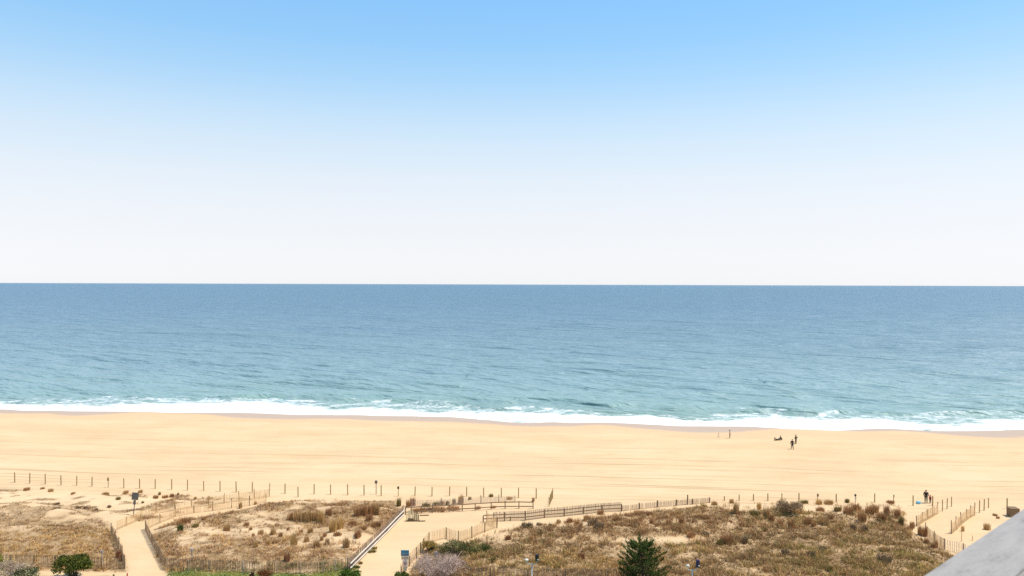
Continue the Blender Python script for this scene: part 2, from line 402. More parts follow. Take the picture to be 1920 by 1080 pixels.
def mat_water():
    k = NT('sea_water')
    pos = k.n('ShaderNodeNewGeometry').outputs['Position']
    off = k.attr('offshore')
    # water colour: sandy green shallows to deep blue
    lg = k.math('DIVIDE', k.math('LOGARITHM', k.math('ADD', off, 8.0), 10.0), 4.3)
    cn = k.math('ADD', lg, k.math('MULTIPLY', k.math('SUBTRACT', k.noise(0.011, 4, 0.6, k.turned(pos, (0.35, 1.3, 1), 0.087)), 0.5), 0.12))
    col = k.ramp(cn, [(0.28, (0.20, 0.305, 0.265)), (0.36, (0.205, 0.325, 0.32)), (0.46, (0.18, 0.285, 0.31)), (0.55, (0.132, 0.225, 0.272)), (0.68, (0.088, 0.18, 0.252)), (0.9, (0.062, 0.155, 0.232))])
    # bump: chop at several sizes, crests lying along the shore
    w1 = k.noise(0.42, 4, 0.62, k.turned(pos, (0.42, 1.0, 1), 0.45))
    w2 = k.noise(0.11, 4, 0.6, k.turned(pos, (0.28, 1.0, 1), 0.5))
    w3 = k.noise(0.026, 4, 0.62, k.turned(pos, (0.25, 1.0, 1), 0.42))
    h = k.math('ADD', k.math('ADD', k.math('MULTIPLY', w1, 1.3), k.math('MULTIPLY', w2, 9.0)), k.math('MULTIPLY', w3, 22.0))
    nb = k.bump(h, 0.8, 1.0)
    dif = k.n('ShaderNodeBsdfDiffuse'); k.l(col, dif.inputs['Color']); k.l(nb, dif.inputs['Normal'])
    gl = k.n('ShaderNodeBsdfGlossy'); gl.inputs['Roughness'].default_value = 0.42; k.l(nb, gl.inputs['Normal'])
    fr = k.n('ShaderNodeFresnel'); fr.inputs['IOR'].default_value = 1.33; k.l(nb, fr.inputs['Normal'])
    ff = k.math('MULTIPLY', k.math('MINIMUM', fr.outputs[0], 0.66), 0.86)
    mw = k.n('ShaderNodeMixShader'); k.l(ff, mw.inputs[0]); k.l(dif.outputs[0], mw.inputs[1]); k.l(gl.outputs[0], mw.inputs[2])
    # foam
    F = k.attr('foam')
    n1 = k.noise(0.5, 5, 0.7, k.mapping(pos, (0.42, 0.8, 1), (0, 0, 0.12)))
    n2 = k.noise(1.5, 4, 0.65, k.mapping(pos, (0.7, 0.7, 1)))
    nn = k.math('ADD', k.math('MULTIPLY', k.math('SUBTRACT', n1, 0.5), 1.6), k.math('MULTIPLY', k.math('SUBTRACT', n2, 0.5), 0.9))
    nn = k.math('MULTIPLY', nn, k.math('MULTIPLY', F, 3.0, True))
    fm = k.ramp(k.math('ADD', F, nn), [(0.30, 0.0), (0.48, 0.45), (0.62, 0.8), (0.9, 1.0)])
    fb = k.n('ShaderNodeBsdfDiffuse'); fb.inputs['Color'].default_value = (0.73, 0.75, 0.76, 1)
    k.l(k.bump(n2, 0.7, 0.5), fb.inputs['Normal'])
    mf = k.n('ShaderNodeMixShader'); k.l(fm, mf.inputs[0]); k.l(mw.outputs[0], mf.inputs[1]); k.l(fb.outputs[0], mf.inputs[2])
    k.l(mf.outputs[0], k.out.inputs['Surface'])
    return k.m

M = dict(
    ground=mat_ground(), water=mat_water(), leaf=foliage('foliage'), blade=foliage('dry_grass', 0.8, 0.2),
    post_y=simple('weathered_yellow_wood', (0.34, 0.24, 0.095), 0.8, 0.25, 5, streak=(4, 4, .6)),
    post_d=simple('dark_wood', (0.17, 0.115, 0.055), 0.85, 0.3, 5, streak=(4, 4, .6)),
    rail=simple('weathered_rail_wood', (0.235, 0.155, 0.085), 0.85, 0.3, 4, streak=(3, 3, 3)),
    white=simple('white_painted_wood', (0.78, 0.74, 0.68), 0.6, 0.08, 3),
    slat_t=simple('tan_fence_wood', (0.70, 0.47, 0.235), 0.85, 0.2, 4, streak=(6, 6, .8)),
    slat_p=simple('pale_fence_wood', (0.62, 0.48, 0.36), 0.85, 0.2, 4, streak=(6, 6, .8)),
    slat_g=simple('grey_fence_wood', (0.29, 0.20, 0.135), 0.9, 0.3, 4, streak=(6, 6, .8)),
    slat_b=simple('brown_fence_wood', (0.24, 0.155, 0.085), 0.9, 0.3, 4, streak=(6, 6, .8)),
    wire=simple('fence_wire', (0.42, 0.30, 0.19), 0.7, 0.1, 8, 0.0),
    stake=simple('pale_stake_wood', (0.66, 0.56, 0.34), 0.8, 0.15, 5),
    grey_plate=simple('grey_sign_back', (0.17, 0.165, 0.16), 0.5, 0.12, 8, 0.4),
    teal=simple('teal_sign_paint', (0.045, 0.23, 0.33), 0.5, 0.15, 4),
    white_p=simple('white_sign_paint', (0.72, 0.66, 0.62), 0.5, 0.05, 4),
    black_p=simple('black_paint', (0.018, 0.02, 0.024), 0.45, 0.2, 6),
    red_p=simple('red_sign_paint', (0.42, 0.06, 0.06), 0.5, 0.1, 4),
    purple_p=simple('dark_violet_paint', (0.035, 0.025, 0.10), 0.45, 0.2, 6),
    galv=simple('galvanised_steel', (0.55, 0.53, 0.50), 0.45, 0.12, 7, 0.35),
    lamp_w=simple('white_lamp_housing', (0.56, 0.52, 0.46), 0.4, 0.06, 5),
    bark=simple('bark', (0.10, 0.07, 0.045), 0.9, 0.35, 8),
    twig=simple('grey_twig', (0.42, 0.30, 0.24), 0.9, 0.3, 8),
    brown_box=simple('brown_board', (0.20, 0.125, 0.06), 0.8, 0.25, 4, streak=(1, 1, 5)),
    skin=simple('skin', (0.42, 0.26, 0.18), 0.5, 0.06, 4),
    hair=simple('dark_hair', (0.02, 0.014, 0.01), 0.6, 0.3, 20),
    straw=simple('brown_straw_hat', (0.16, 0.10, 0.05), 0.8, 0.2, 20),
    dark_c=simple('dark_cloth', (0.022, 0.018, 0.018), 0.9, 0.3, 10),
    char_c=simple('charcoal_cloth', (0.045, 0.033, 0.035), 0.9, 0.3, 10),
    olive_c=simple('olive_brown_cloth', (0.10, 0.075, 0.045), 0.9, 0.3, 10),
    sand_c=simple('sand_coloured_cloth', (0.52, 0.40, 0.27), 0.9, 0.1, 10),
    red_c=simple('red_cloth', (0.36, 0.02, 0.025), 0.85, 0.15, 10),
    blue_c=simple('pale_blue_cloth', (0.16, 0.42, 0.55), 0.85, 0.25, 6),
    shoe=simple('shoe', (0.06, 0.045, 0.035), 0.7, 0.2, 10),
    cap_b=simple('pale_blue_cap', (0.46, 0.45, 0.47), 0.6, 0.1, 6),
)
def mat_railtop():
    k = NT('grey_composite_rail')
    co = k.n('ShaderNodeTexCoord').outputs['Object']
    g = k.noise(9, 5, 0.65, k.mapping(co, (1, 4.5, 4.5)))
    g2 = k.noise(120, 3, 0.6, co)
    f = k.math('ADD', k.math('MULTIPLY', g, 0.75), k.math('MULTIPLY', g2, 0.25))
    k.l(k.ramp(f, [(0.34, (0.19, 0.168, 0.154)), (0.47, (0.278, 0.249, 0.227)), (0.62, (0.32, 0.288, 0.263))]), k.b.inputs['Base Color'])
    k.b.inputs['Roughness'].default_value = 0.6
    k.l(k.bump(g2, 0.15, 0.002), k.b.inputs['Normal'])
    return k.m
M['railtop'] = mat_railtop()

# ------------------------------------------------------------------ ground
def build_ground():
    xs = np.concatenate([-np.geomspace(1500, 131, 26), np.arange(-128, 128.01, 0.4), np.geomspace(131, 1500, 26)])
    ys = np.concatenate([np.arange(-60, 62, 3.0), np.arange(62, 68, 1.0), np.arange(68, 110, 0.25), np.arange(110, 205, 0.7)])
    X, Y = np.meshgrid(xs, ys)
    x = X.ravel(); y = Y.ravel()
    y = np.where(y > 110, y + np.clip(shore_y(x) - shore_y(0 * x), -70, 70) * np.clip((y - 110) / 95, 0, 1), y)
    z = height(x, y)
    px, py = project(x, y, z)
    s = y - shore_y(x)
    dens = np.zeros_like(x); q = (y < 112) & (y > 60) & (np.abs(x) < 130)
    dens[q] = density(px[q], py[q], x[q], y[q])
    wn_ = fbm(x * 0.05, y * 0 + 2.2, 91, 2) - .5
    wet = sstep(-6.0 - 22 * wn_, -3.2 - 14 * wn_, s)
    damp = sstep(-22 - 14 * wn_, -9, s) * (0.6 + 0.8 * (fbm(x * .04, y * .2, 93, 3) - .3))
    ln = fbm(x * 0.5, y * 0.8, 95, 3)
    lawn = sstep(0.5, -0.6, y - np.interp(x, LAWN[:, 0], LAWN[:, 1]) + 2.0 * (ln - .5)) * (x > LAWN[0, 0] - 50)
    path = poly_sd(x, y, W_PATHS[0]); path2 = poly_sd(x, y, W_PATHS[1])
    lawn *= 1 - sstep(-0.8, 0.3, np.maximum(path, path2))
    opn = 1 - sstep(0.05, 0.3, dens)
    ny, nx = X.shape
    i = np.arange(ny * nx).reshape(ny, nx)
    F = np.stack([i[:-1, :-1], i[:-1, 1:], i[1:, 1:], i[1:, :-1]], -1).reshape(-1, 4)
    me = np_mesh('beach_ground', np.stack([x, y, z], 1), F, {'veg': ('FLOAT', dens), 'wet': ('FLOAT', wet), 'damp': ('FLOAT', np.clip(damp, 0, 1)), 'lawn': ('FLOAT', lawn), 'open': ('FLOAT', opn)})
    put('beach_ground', me, M['ground'], kind='structure')
LAWN = np.array([at_z(a, b, 0) for a, b in ((-60, 1082), (290, 1084), (320, 1071), (420, 1069), (560, 1076), (600, 1072), (655, 1062), (680, 1074), (700, 1100), (735, 1090), (755, 1070), (765, 1090), (900, 1150), (1700, 1170), (2000, 1170))])
W_PATHS = [toW([(237, 1300), (237, 1066), (215, 990), (270, 978), (310, 1068), (330, 1300)]), toW([(560, 1300), (660, 1072), (760, 960), (900, 970), (800, 1020), (745, 1080), (660, 1300)])]
build_ground()

# ------------------------------------------------------------------ sea
def build_sea():
    nc = 860
    u = np.linspace(-1, 1, nc); u = 0.75 * u + 0.25 * u ** 3
    v = np.concatenate([np.arange(-2.5, 46, 0.4)])
    tail = [v[-1]]; st = 0.45
    while tail[-1] < 26000:
        st = min(st * 1.03, 0.05 * tail[-1] + 1); tail.append(tail[-1] + st)
    v = np.concatenate([v, tail[1:]])
    U, V = np.meshgrid(u, v)
    x = U * (215 + 1.15 * np.maximum(V, 0)); vv = V
    flat = sstep(300, 2500, vv)
    y = shore_y(np.clip(x, -1400, 1400)) * (1 - flat) + 172 * flat + vv
    wf = foam_w(np.clip(x, -1400, 1400))
    wf = wf + 2.4 * (fbm(x * 0.09, vv * 0, 111, 3) - .5) * 2
    q = vv / wf
    nz = fbm(x * 0.12, vv * 0.3, 113, 3) - .5
    nlong = fbm(x * 0.03, vv * 0 + 5, 115, 3)
    foam = sstep(-0.16, -0.04, q + 0.10 * nz)
    prof_f = 1.08 - 0.70 * sstep(0.14, 0.64, q + 1.0 * (nlong - .5) + 0.3 * nz)
    foam = foam * prof_f * (1 - sstep(0.92, 1.14, q + 0.35 * nz))
    foam = np.where(q < 0.12, foam - 0.45 * sstep(0.5, 0.66, fbm(x * 0.07, vv * 0.1, 119, 3)), foam)
    foam = np.clip(foam, 0, 1.1)
    # thin foam streaks left seaward of the break
    foam = np.maximum(foam, 0.30 * sstep(0.60, 0.7, fbm(x * 0.05, vv * 0.24, 117, 4)) * (1 - sstep(1.2, 1.9, q)) * (q > 0.3))
    z = np.full_like(x, 0.0)
    # chop, faded where the mesh is too coarse to carry it
    dv = np.gradient(v)[:, None]
    rr = np.random.default_rng(5)
    for k in range(42):
        lam = 3.2 * (1.085 ** k); th = rr.normal(0.42, 0.36)
        kx, ky = math.sin(th) * 2 * math.pi / lam, math.cos(th) * 2 * math.pi / lam
        a = 0.020 * lam ** 0.45
        fade = 1 - sstep(lam / 5, lam / 2.6, dv)
        ph = kx * x + ky * y + rr.uniform(0, 6.28)
        z += fade * a * (np.sin(ph) + 0.25 * np.sin(2 * ph + 1.1))
    z *= (sstep(0.2, 1.6, q) * 0.9 + 0.1) * (0.55 + 0.45 * sstep(25, 110, vv))
    # shoaling swells: steep ridges lying parallel to the break
    for k, (dvs, amp, wid, sd) in enumerate(((2.4, 0.75, 2.0, 1), (11, 0.5, 2.6, 2), (21, 0.42, 3.2, 3), (33, 0.40, 3.6, 4), (48, 0.36, 4.2, 5), (66, 0.34, 4.8, 6), (88, 0.3, 5.5, 7), (115, 0.28, 6, 8))):
        c = wf * 0.9 + dvs + 4.5 * (fbm(x * 0.03, x * 0 + sd, 121 + sd, 3) - .5) * 2 - np.clip(dvs / 60, 0, 1) * 0.35 * (((x + 400 + sd * 37) % 95) - 47)
        env = 1.35 * sstep(0.38, 0.64, fbm(x * 0.022, x * 0 + sd * 3.1, 131 + sd, 3))
        t = (vv - c) / wid
        prof = np.where(t < 0, np.exp(-(t / 0.55) ** 2), np.exp(-(t / 1.4) ** 2))
        z += amp * env * prof
        if k == 0:
            foam = np.maximum(foam, 0.42 * env * np.exp(-((t + 0.05) / 0.22) ** 2) * sstep(.45, .6, fbm(x * .2, x * 0, 141, 2)))
    lump = np.clip(foam, 0, 1) * (0.10 + 0.55 * (fbm(x * 0.5, vv * 0.8, 151, 3) - .35)) * sstep(0.05, 0.5, q)
    z += lump
    z = np.where(vv < 1.5, z * sstep(-1.0, 1.5, vv), z)
    z += SEA_Z + 0.02
    z = np.where(vv < 0.0, z - 0.20 * (-vv), z)
    ny, nx = x.shape
    i = np.arange(ny * nx).reshape(ny, nx)
    F = np.stack([i[:-1, :-1], i[:-1, 1:], i[1:, 1:], i[1:, :-1]], -1).reshape(-1, 4)
    me = np_mesh('sea', np.stack([x.ravel(), y.ravel(), z.ravel()], 1), F, {'foam': ('FLOAT', np.clip(foam, 0, 1.1).ravel()), 'offshore': ('FLOAT', np.maximum(vv, 0).ravel())})
    put('sea', me, M['water'], kind='structure')
build_sea()

# ------------------------------------------------------------------ dune grass (stuff)
TAN = np.array((0.52, 0.33, 0.145)); GOLD = np.array((0.62, 0.4, 0.155)); BROWN = np.array((0.32, 0.175, 0.078)); GREYB = np.array((0.265, 0.182, 0.105))
OLIVE = np.array((0.275, 0.205, 0.068)); GREEN = np.array((0.11, 0.135, 0.036)); PINK = np.array((0.49, 0.32, 0.195)); LIME = np.array((0.38, 0.32, 0.08)); RED = np.array((0.44, 0.21, 0.1))
def blades_mesh(name, base, tint, nb, hh, wid, lean, rr, bend=0.5):
    """many grass blades: base (n,3) tuft points; every blade a bent, pointed strip of two faces"""
    n = len(base)
    N = n * nb
    b = np.repeat(base, nb, 0); t = np.repeat(tint, nb, 0); h = np.repeat(hh, nb) * rr.uniform(0.55, 1.15, N)
    sp = np.repeat(hh, nb) * 0.35
    a = rr.uniform(0, 2 * np.pi, N); r = sp * np.sqrt(rr.uniform(0, 1, N))
    b = b + np.stack([np.cos(a) * r, np.sin(a) * r, -0.03 + 0 * r], 1)
    le = np.repeat(lean, nb) * rr.uniform(0.3, 1.3, N)
    out = np.stack([np.cos(a), np.sin(a), 0 * a], 1)
    fa = rr.uniform(0, np.pi, N); side = np.stack([np.cos(fa), np.sin(fa), 0 * fa], 1) * (wid * rr.uniform(.6, 1.4, N))[:, None]
    up = np.array([0, 0, 1.0])
    mid = b + out * (le * h * 0.3)[:, None] + up * (h * 0.6)[:, None]
    tip = b + out * (le * h)[:, None] + up * (h * (1 - bend * 0.5 * np.clip(le, 0, 1.2)))[:, None]
    verts = np.stack([b - side, b + side, mid - side * 0.75, mid + side * 0.75, tip], 1).reshape(-1, 3)
    k = np.arange(N)[:, None] * 5
    tri = np.concatenate([k + np.array([[0, 1, 3]]), k + np.array([[0, 3, 2]]), k + np.array([[2, 3, 4]])], 0)
    t = np.clip(t * rr.uniform(0.75, 1.25, (N, 1)), 0, 1)
    col = np.repeat(np.concatenate([t, np.ones((N, 1))], 1), 5, 0)
    return np_mesh(name, verts, tri, {'tint': ('FLOAT_COLOR', col)}, smooth=False)

def scatter_grass():
    rr = np.random.default_rng(23)
    n = 190000
    D = 66 / np.sqrt(rr.uniform((66 / 106) ** 2, 1, n)) if False else rr.uniform(66, 106, n)
    x = rr.uniform(-1, 1, n) * 0.78 * D; y = D
    z = height(x, y); px, py = project(x, y, z)
    d = density(px, py, x, y)
    keep = rr.uniform(0, 1, n) < d ** 1.2 * np.where(px > 758, 0.76, 0.64)
    x, y, z, px, py, d = (a[keep] for a in (x, y, z, px, py, d))
    n = len(x)
    big = fbm(x * 0.12, y * 0.2, 161, 3); fine = fbm(x * 0.5, y * 0.7, 171, 2)
    tint = np.zeros((n, 3))
    wt = np.zeros((n, 8))
    one = np.ones(n)
    left = px < 250; mid = (px >= 250) & (px < 758); right = px >= 758
    top1 = 1 - sstep(975, 1005, py)
    wt[:, 0] = 0.55                                           # tan
    wt[:, 1] = left * 0.45 * (1 - top1) + mid * 0.2 + right * 0.1 + 0.8 * ell(px, py, 1690, 1072, 110, 20) + 0.7 * ell(px, py, 1090, 1055, 130, 22)      # gold
    wt[:, 2] = 0.35 + 0.8 * (mid & (py < 975)) + right * (2.6 * ell(px, py, 1190, 978, 190, 26) + 0.5) + (fine > 0.56) * 0.7     # brown
    wt[:, 3] = left * top1 * 1.6 + 0.25 * mid + 0.5 * right * (1 - sstep(0.4, 0.6, big))                   # grey brown
    wt[:, 4] = right * (0.18 + 0.6 * sstep(0.46, 0.62, big) - 0.15 * ell(px, py, 1190, 978, 190, 26) + 1.6 * ell(px, py, 1620, 1050, 220, 40) + .6 * ell(px, py, 960, 1045, 100, 30)) + .12 * left       # olive
    wt[:, 5] = 3.5 * ell(px, py, 855, 1026, 42, 14) + 0.7 * ell(px, py, 930, 1034, 40, 12) + 0.5 * ell(px, py, 1430, 965, 40, 14) + 1.2 * ell(px, py, 570, 1062, 160, 8) + 0.16 * right * sstep(.5, .62, fine)  # green
    wt[:, 6] = 0.5 * mid + 0.6 * left * top1                     # pinkish
    wt[:, 7] = 0.8 * ell(px, py, 1690, 1065, 70, 22) + 0.25 * right * sstep(0.55, 0.65, big)
    pal = np.stack([TAN, GOLD, BROWN, GREYB, OLIVE, GREEN, PINK, LIME])
    cs = np.cumsum(wt, 1); pick = (rr.uniform(0, 1, n) * cs[:, -1])[:, None] < cs
    idx = np.argmax(pick, 1)
    tint = pal[idx] * (0.8 + 0.45 * big)[:, None]
    low = (left & (py < 985))
    hgt = np.where(low, 0.15, np.where(left, 0.22, np.where(mid, 0.24, 0.33))) * rr.uniform(0.6, 1.4, n) * (0.7 + 0.6 * fine)
    hum = fbm(x * 1.15, y * 1.15, 191, 2)
    hgt *= np.where(py < 945, 0.7, 1) * (0.40 + 1.35 * sstep(0.40, 0.64, hum))
    tint *= (0.72 + 0.5 * sstep(0.36, 0.62, hum))[:, None]
    me_pts = np.stack([x, y, z], 1)
    lean = rr.uniform(0.4, 1.1, n)
    g = idx
    greenish = np.isin(g, (4, 5, 7))
    for nm, lab, cat, sel in (('dry_dune_grass', 'dry tan and brown beach grass covering the dunes behind the beach', 'dune grass', ~greenish),
                              ('green_dune_plants', 'low olive and green ground plants growing among the dry dune grass', 'ground cover', greenish)):
        me = blades_mesh(nm, me_pts[sel], tint[sel], 6, hgt[sel], 0.021, lean[sel], rr)
        tag(put(nm, me, M['blade']), lab, cat, kind='stuff')
    print('tufts', n)
    # lawn blades at the foot of the fences
    n = 9000
    x = rr.uniform(-38, -10, n); y = rr.uniform(69.5, 76, n); z = height(x, y)
    ly = np.interp(x, LAWN[:, 0], LAWN[:, 1])
    ok = (y < ly + 0.4) & (np.maximum(poly_sd(x, y, W_PATHS[0]), poly_sd(x, y, W_PATHS[1])) < -0.2)
    x, y, z = x[ok], y[ok], z[ok]; n = len(x)
    f = fbm(x * 0.6, y * 0.9, 181, 2)[:, None]
    tint = np.where(f > 0.52, GREEN * 1.3, LIME) * rr.uniform(.8, 1.3, (n, 1))
    me = blades_mesh('green_lawn_grass', np.stack([x, y, z], 1), tint, 5, rr.uniform(.08, .2, n), 0.02, rr.uniform(.3, .9, n), rr)
    tag(put('green_lawn_grass', me, M['blade']), 'short green grass along the bottom edge below the slat fence', 'grass', kind='stuff')
scatter_grass()

# ------------------------------------------------------------------ posts and signs
POST_ME = {}
def post_mesh(h, w, mat, top=0.9):
    key = (round(h, 1), w, mat)
    if key not in POST_ME:
        bm = bmesh.new(); hh = round(h, 1)
        tube(bm, [(0, 0, -0.4), (0, 0, 0.02), (0, 0, hh * 0.97), (0, 0, hh)], [w, w, w * 0.95, w * 0.7], 8)
        POST_ME[key] = bm_mesh('post', bm, M[mat])
    return POST_ME[key]

LINE_L = [(27.7, 904.8, 19.4), (55.8, 906.3, 19), (85, 907.9, 19), (114.6, 909.6, 19), (144, 910.4, 18.7), (172.5, 912, 19), (232.3, 915, 19), (261.9, 915.8, 18.5), (291, 916.7, 19), (321.9, 918, 20), (351.5, 919.4, 20), (382, 920.4, 19.5),
          (412.7, 921.5, 20), (443, 923, 20), (473, 923.8, 20), (534.4, 925.5, 19.5), (559, 931.9, 19), (589, 926.3, 19), (620, 927.5, 19), (652, 928.3, 20), (682.7, 928.4, 19), (714.8, 929.8, 20), (778, 929.8, 18.5), (810, 930.4, 18.5),
          (843, 930, 18), (875, 930.8, 18), (907, 932, 18.5), (940, 932.4, 18.5), (972, 933.5, 19), (1005.4, 934.8, 19)]
rnd = random.Random(3)
def lone_post(px, py, hpx, label, group, mat='post_y', w=0.075):
    p = hit(px, py)
    h = hpx * mpp(p)
    o = put('beach_post', post_mesh(h, w, mat)); o.location = p
    o.rotation_euler = (rnd.uniform(-.025, .025), rnd.uniform(-.025, .025), rnd.uniform(0, 6))
    return tag(o, label, 'post', group)
for i, (a, b, h) in enumerate(LINE_L):
    lone_post(a, b, h, f'thin wooden post in the line along the dune edge, {ordinal(i)} from the left', 'thin posts along the seaward edge of the left dunes')
LINE_R = [(1358.3, 938.5, 8), (1386, 938.4, 10.5), (1412.7, 938.8, 13), (1439.8, 939, 13.5), (1466, 940, 16), (1498, 941, 16.5), (1568, 941.5, 15.5), (1640, 942, 16.5), (1712, 948.6, 19.5), (1748.6, 948, 18), (1888.4, 954.2, 20)]
for i, (a, b, h) in enumerate(LINE_R):
    lone_post(a, b, h, f'short wooden post behind the grass on the right dune edge, {ordinal(i)} from the left', 'posts along the seaward edge of the right dunes')
for i, (a, b, h) in enumerate([(1029.5, 949.8, 18.5), (1031.3, 945.4, 18.5), (1033.0, 941.6, 18.5), (1034.6, 938, 18.5), (1036.2, 935, 18.8)]):
    lone_post(a, b, h, f'yellowish post in the short row at the end of the sand path, {ordinal(i)} nearest', 'row of posts beside the sand path mouth', w=0.06)
for i, (a, b, h) in enumerate([(1767, 958.4, 22.5), (1775.6, 954.3, 21), (1784.1, 949.9, 18.5)]):
    lone_post(a, b, h, f'bare post continuing the left fence of the right path, {ordinal(i)} beyond its slats', 'bare posts ending the left fence of the right path', w=0.06)
for i, (a, b, h) in enumerate([(1836.3, 961.3, 23.5), (1845, 957.4, 21.5), (1853.6, 952.3, 19)]):
    lone_post(a, b, h, f'bare post continuing the right fence of the right path, {ordinal(i)} beyond its slats', 'bare posts ending the right fence of the right path', w=0.06)
for a, b, h, lab in [(1802.7, 1016, 25, 'thin pale post standing alone in front of the slatted path fence on the right'), (1823.7, 1013.7, 10, 'short pale post on the sand just above the grey railing')]:
    lone_post(a, b, h, lab, None, 'slat_t', 0.045)
lone_post(238.5, 1086, 12, 'short dark red stake at the foot of the left sand path', None, 'red_p', 0.07)
lone_post(213, 1088, 12, 'short dark stub of a post left of the red stake', None, 'post_d', 0.09)

def sign_on_post(px, py, hpx, plates, label, post='post_y', w=0.05, rz=0.0, lean=(0, 0), cat='sign', group=None, name='beach_sign'):
    """plates: (width_m, height_m, centre_height_m, material)"""
    p = hit(px, py); h = hpx * mpp(p)
    r = thing(name, label, cat, p, rz, group); r.rotation_euler = (lean[0], lean[1], rz)
    put('post', post_mesh(h, w, post), parent=r)
    for pw, ph, ch, m in plates:
        bm = bmesh.new(); bx(bm, (pw, 0.025, ph), (0, -w - 0.014, ch)); bmesh.ops.bevel(bm, geom=bm.edges[:], offset=0.006, segments=1, affect='EDGES')
        put('plate', bm_mesh('plate', bm, M[m]), parent=r)
    return r, h
sign_on_post(203, 914, 19.5, [(0.28, 0.42, 1.15, 'post_y')], 'post with a small narrow board near its top in the left dune edge line')
sign_on_post(705.2, 927, 26, [(0.36, 0.42, 1.72, 'grey_plate')], 'tallest post of the dune edge line with a small grey plate on top', 'post_d')
sign_on_post(746.8, 930.5, 19.5, [(0.28, 0.34, 1.18, 'post_d')], 'post with a small brown board above the grass clump at the path rail')
sign_on_post(1533, 942, 17, [(0.26, 0.34, 0.98, 'post_y')], 'post with a small tan board in the right dune edge line')
sign_on_post(1675.6, 944, 17.5, [(0.16, 0.18, 1.02, 'black_p')], 'post with a tiny dark knob-like plate by the right path')
r, h = sign_on_post(1603.8, 943, 13, [(0.20, 0.34, 0.62, 'lamp_w')], 'pale post with a round black head in the right dune edge line', 'slat_p', 0.06)
bm = bmesh.new(); ball(bm, (0, 0, 1.02), 0.14, 2, (1, 1, 1.35)); put('head', bm_mesh('head', bm, M['black_p'], True), parent=r)
r, h = sign_on_post(250, 967, 41, [(0.80, 0.92, 2.45, 'grey_plate'), (0.30, 0.55, 1.68, 'grey_plate')], 'large grey square sign seen from behind on a leaning post above the left path', 'grey_plate', 0.055, 0.1, (0, 0.10))
for (a, b, hp, lab) in [(191, 1066, 31, 'thin dark stake with a pale blue top in front of the left slat fence'), (359.6, 1056, 25, 'thin stake with pale blue cap behind the middle slat fence')]:
    p = hit(a, b); hm = hp * mpp(p)
    r = thing('marker_stake', lab, 'stake', p)
    put('stake', post_mesh(hm, 0.03, 'black_p'), parent=r)
    bm = bmesh.new(); bx(bm, (0.17, 0.05, 0.22), (0, 0, hm - 0.0)); bx(bm, (0.24, 0.07, 0.04), (0, 0, hm + 0.13))
    put('cap', bm_mesh('cap', bm, M['cap_b']), parent=r)
    bm = bmesh.new(); bx(bm, (0.025, 0.02, hm * 0.45), (0.05, -0.02, hm * 0.62)); put('strip', bm_mesh('strip', bm, M['white_p']), parent=r)

# beach information sign by the main path
p = hit(759.5, 1073); k = mpp(p)
r = thing('beach_access_sign', 'teal headed information sign on a post beside the wide sand path', 'sign', p, -0.02)
put('post', post_mesh(41 * k, 0.06, 'post_d'), parent=r)
def board(parent, nm, w, h, z, m, y=-0.09, x=0, t=0.03):
    bm = bmesh.new(); bx(bm, (w, t, h), (x, y, z)); return put(nm, bm_mesh(nm, bm, M[m]), parent=parent)
hd = board(r, 'header_board', 15.6 * k, 11.6 * k, (1073 - 1036.2) * k, 'white_p')
board(hd, 'teal_panel', 14.6 * k, 8.6 * k, (1073 - 1035.6) * k, 'teal', -0.109, 0, 0.008)
board(hd, 'black_band', 14.6 * k, 0.95 * k, (1073 - 1040.6) * k, 'black_p', -0.109, 0, 0.008)
bm = bmesh.new()                                                          # pale wave emblem across the teal panel
pts = [(-5 + i * 10 / 16.0, math.sin(i * 0.8) * 0.7) for i in range(17)]
for (x0, z0), (x1, z1) in zip(pts, pts[1:]):
    bar(bm, (x0 * k, -0.116, (36.2 + z0) * k), (x1 * k, -0.116, (36.2 + z1) * k), 0.012, 0.5 * k)
put('wave_emblem', bm_mesh('wave_emblem', bm, M['cap_b']), parent=hd)
board(r, 'notice_panel', 13.5 * k, 6.0 * k, (1073 - 1045.6) * k, 'slat_p')
nb = board(r, 'rule_board', 9.2 * k, 12.0 * k, (1073 - 1055.5) * k, 'white_p', -0.085)
bm = bmesh.new()
for i in range(20):
    a0, a1 = 2 * math.pi * i / 20, 2 * math.pi * (i + 1) / 20
    bar(bm, (math.cos(a0) * 2.4 * k, -0.106, (17.5 + math.sin(a0) * 2.4) * k), (math.cos(a1) * 2.4 * k, -0.106, (17.5 + math.sin(a1) * 2.4) * k), 0.012, 0.75 * k)
bar(bm, (-1.7 * k, -0.106, 19.2 * k), (1.7 * k, -0.106, 15.8 * k), 0.011, 0.7 * k)
put('prohibition_ring', bm_mesh('prohibition_ring', bm, M['red_p']), parent=nb)
bm = bmesh.new(); bx(bm, (1.6 * k, 0.012, 1.5 * k), (0, -0.102, 17.5 * k)); put('dark_figure', bm_mesh('dark_figure', bm, M['black_p']), parent=nb)
board(r, 'lower_panel', 7.6 * k, 8.0 * k, (1073 - 1066) * k, 'lamp_w', -0.08)
p = hit(817.7, 1060); k = mpp(p)
r = thing('notice_sign', 'small white notice with a dark mark on a thin post in the twiggy bush', 'sign', p, 0)
put('post', post_mesh(26 * k, 0.035, 'post_d'), parent=r)
pl = board(r, 'plate', 5.6 * k, 9.4 * k, (1060 - 1038.2) * k, 'lamp_w', -0.06)
bm = bmesh.new(); bx(bm, (1.8 * k, 0.01, 1.6 * k), (0, -0.08, 22.4 * k)); bx(bm, (3.2 * k, 0.01, 0.45 * k), (0, -0.08, 19.9 * k)); bx(bm, (2.6 * k, 0.01, 0.45 * k), (0, -0.08, 18.9 * k))
put('dark_mark', bm_mesh('dark_mark', bm, M['red_p']), parent=pl)

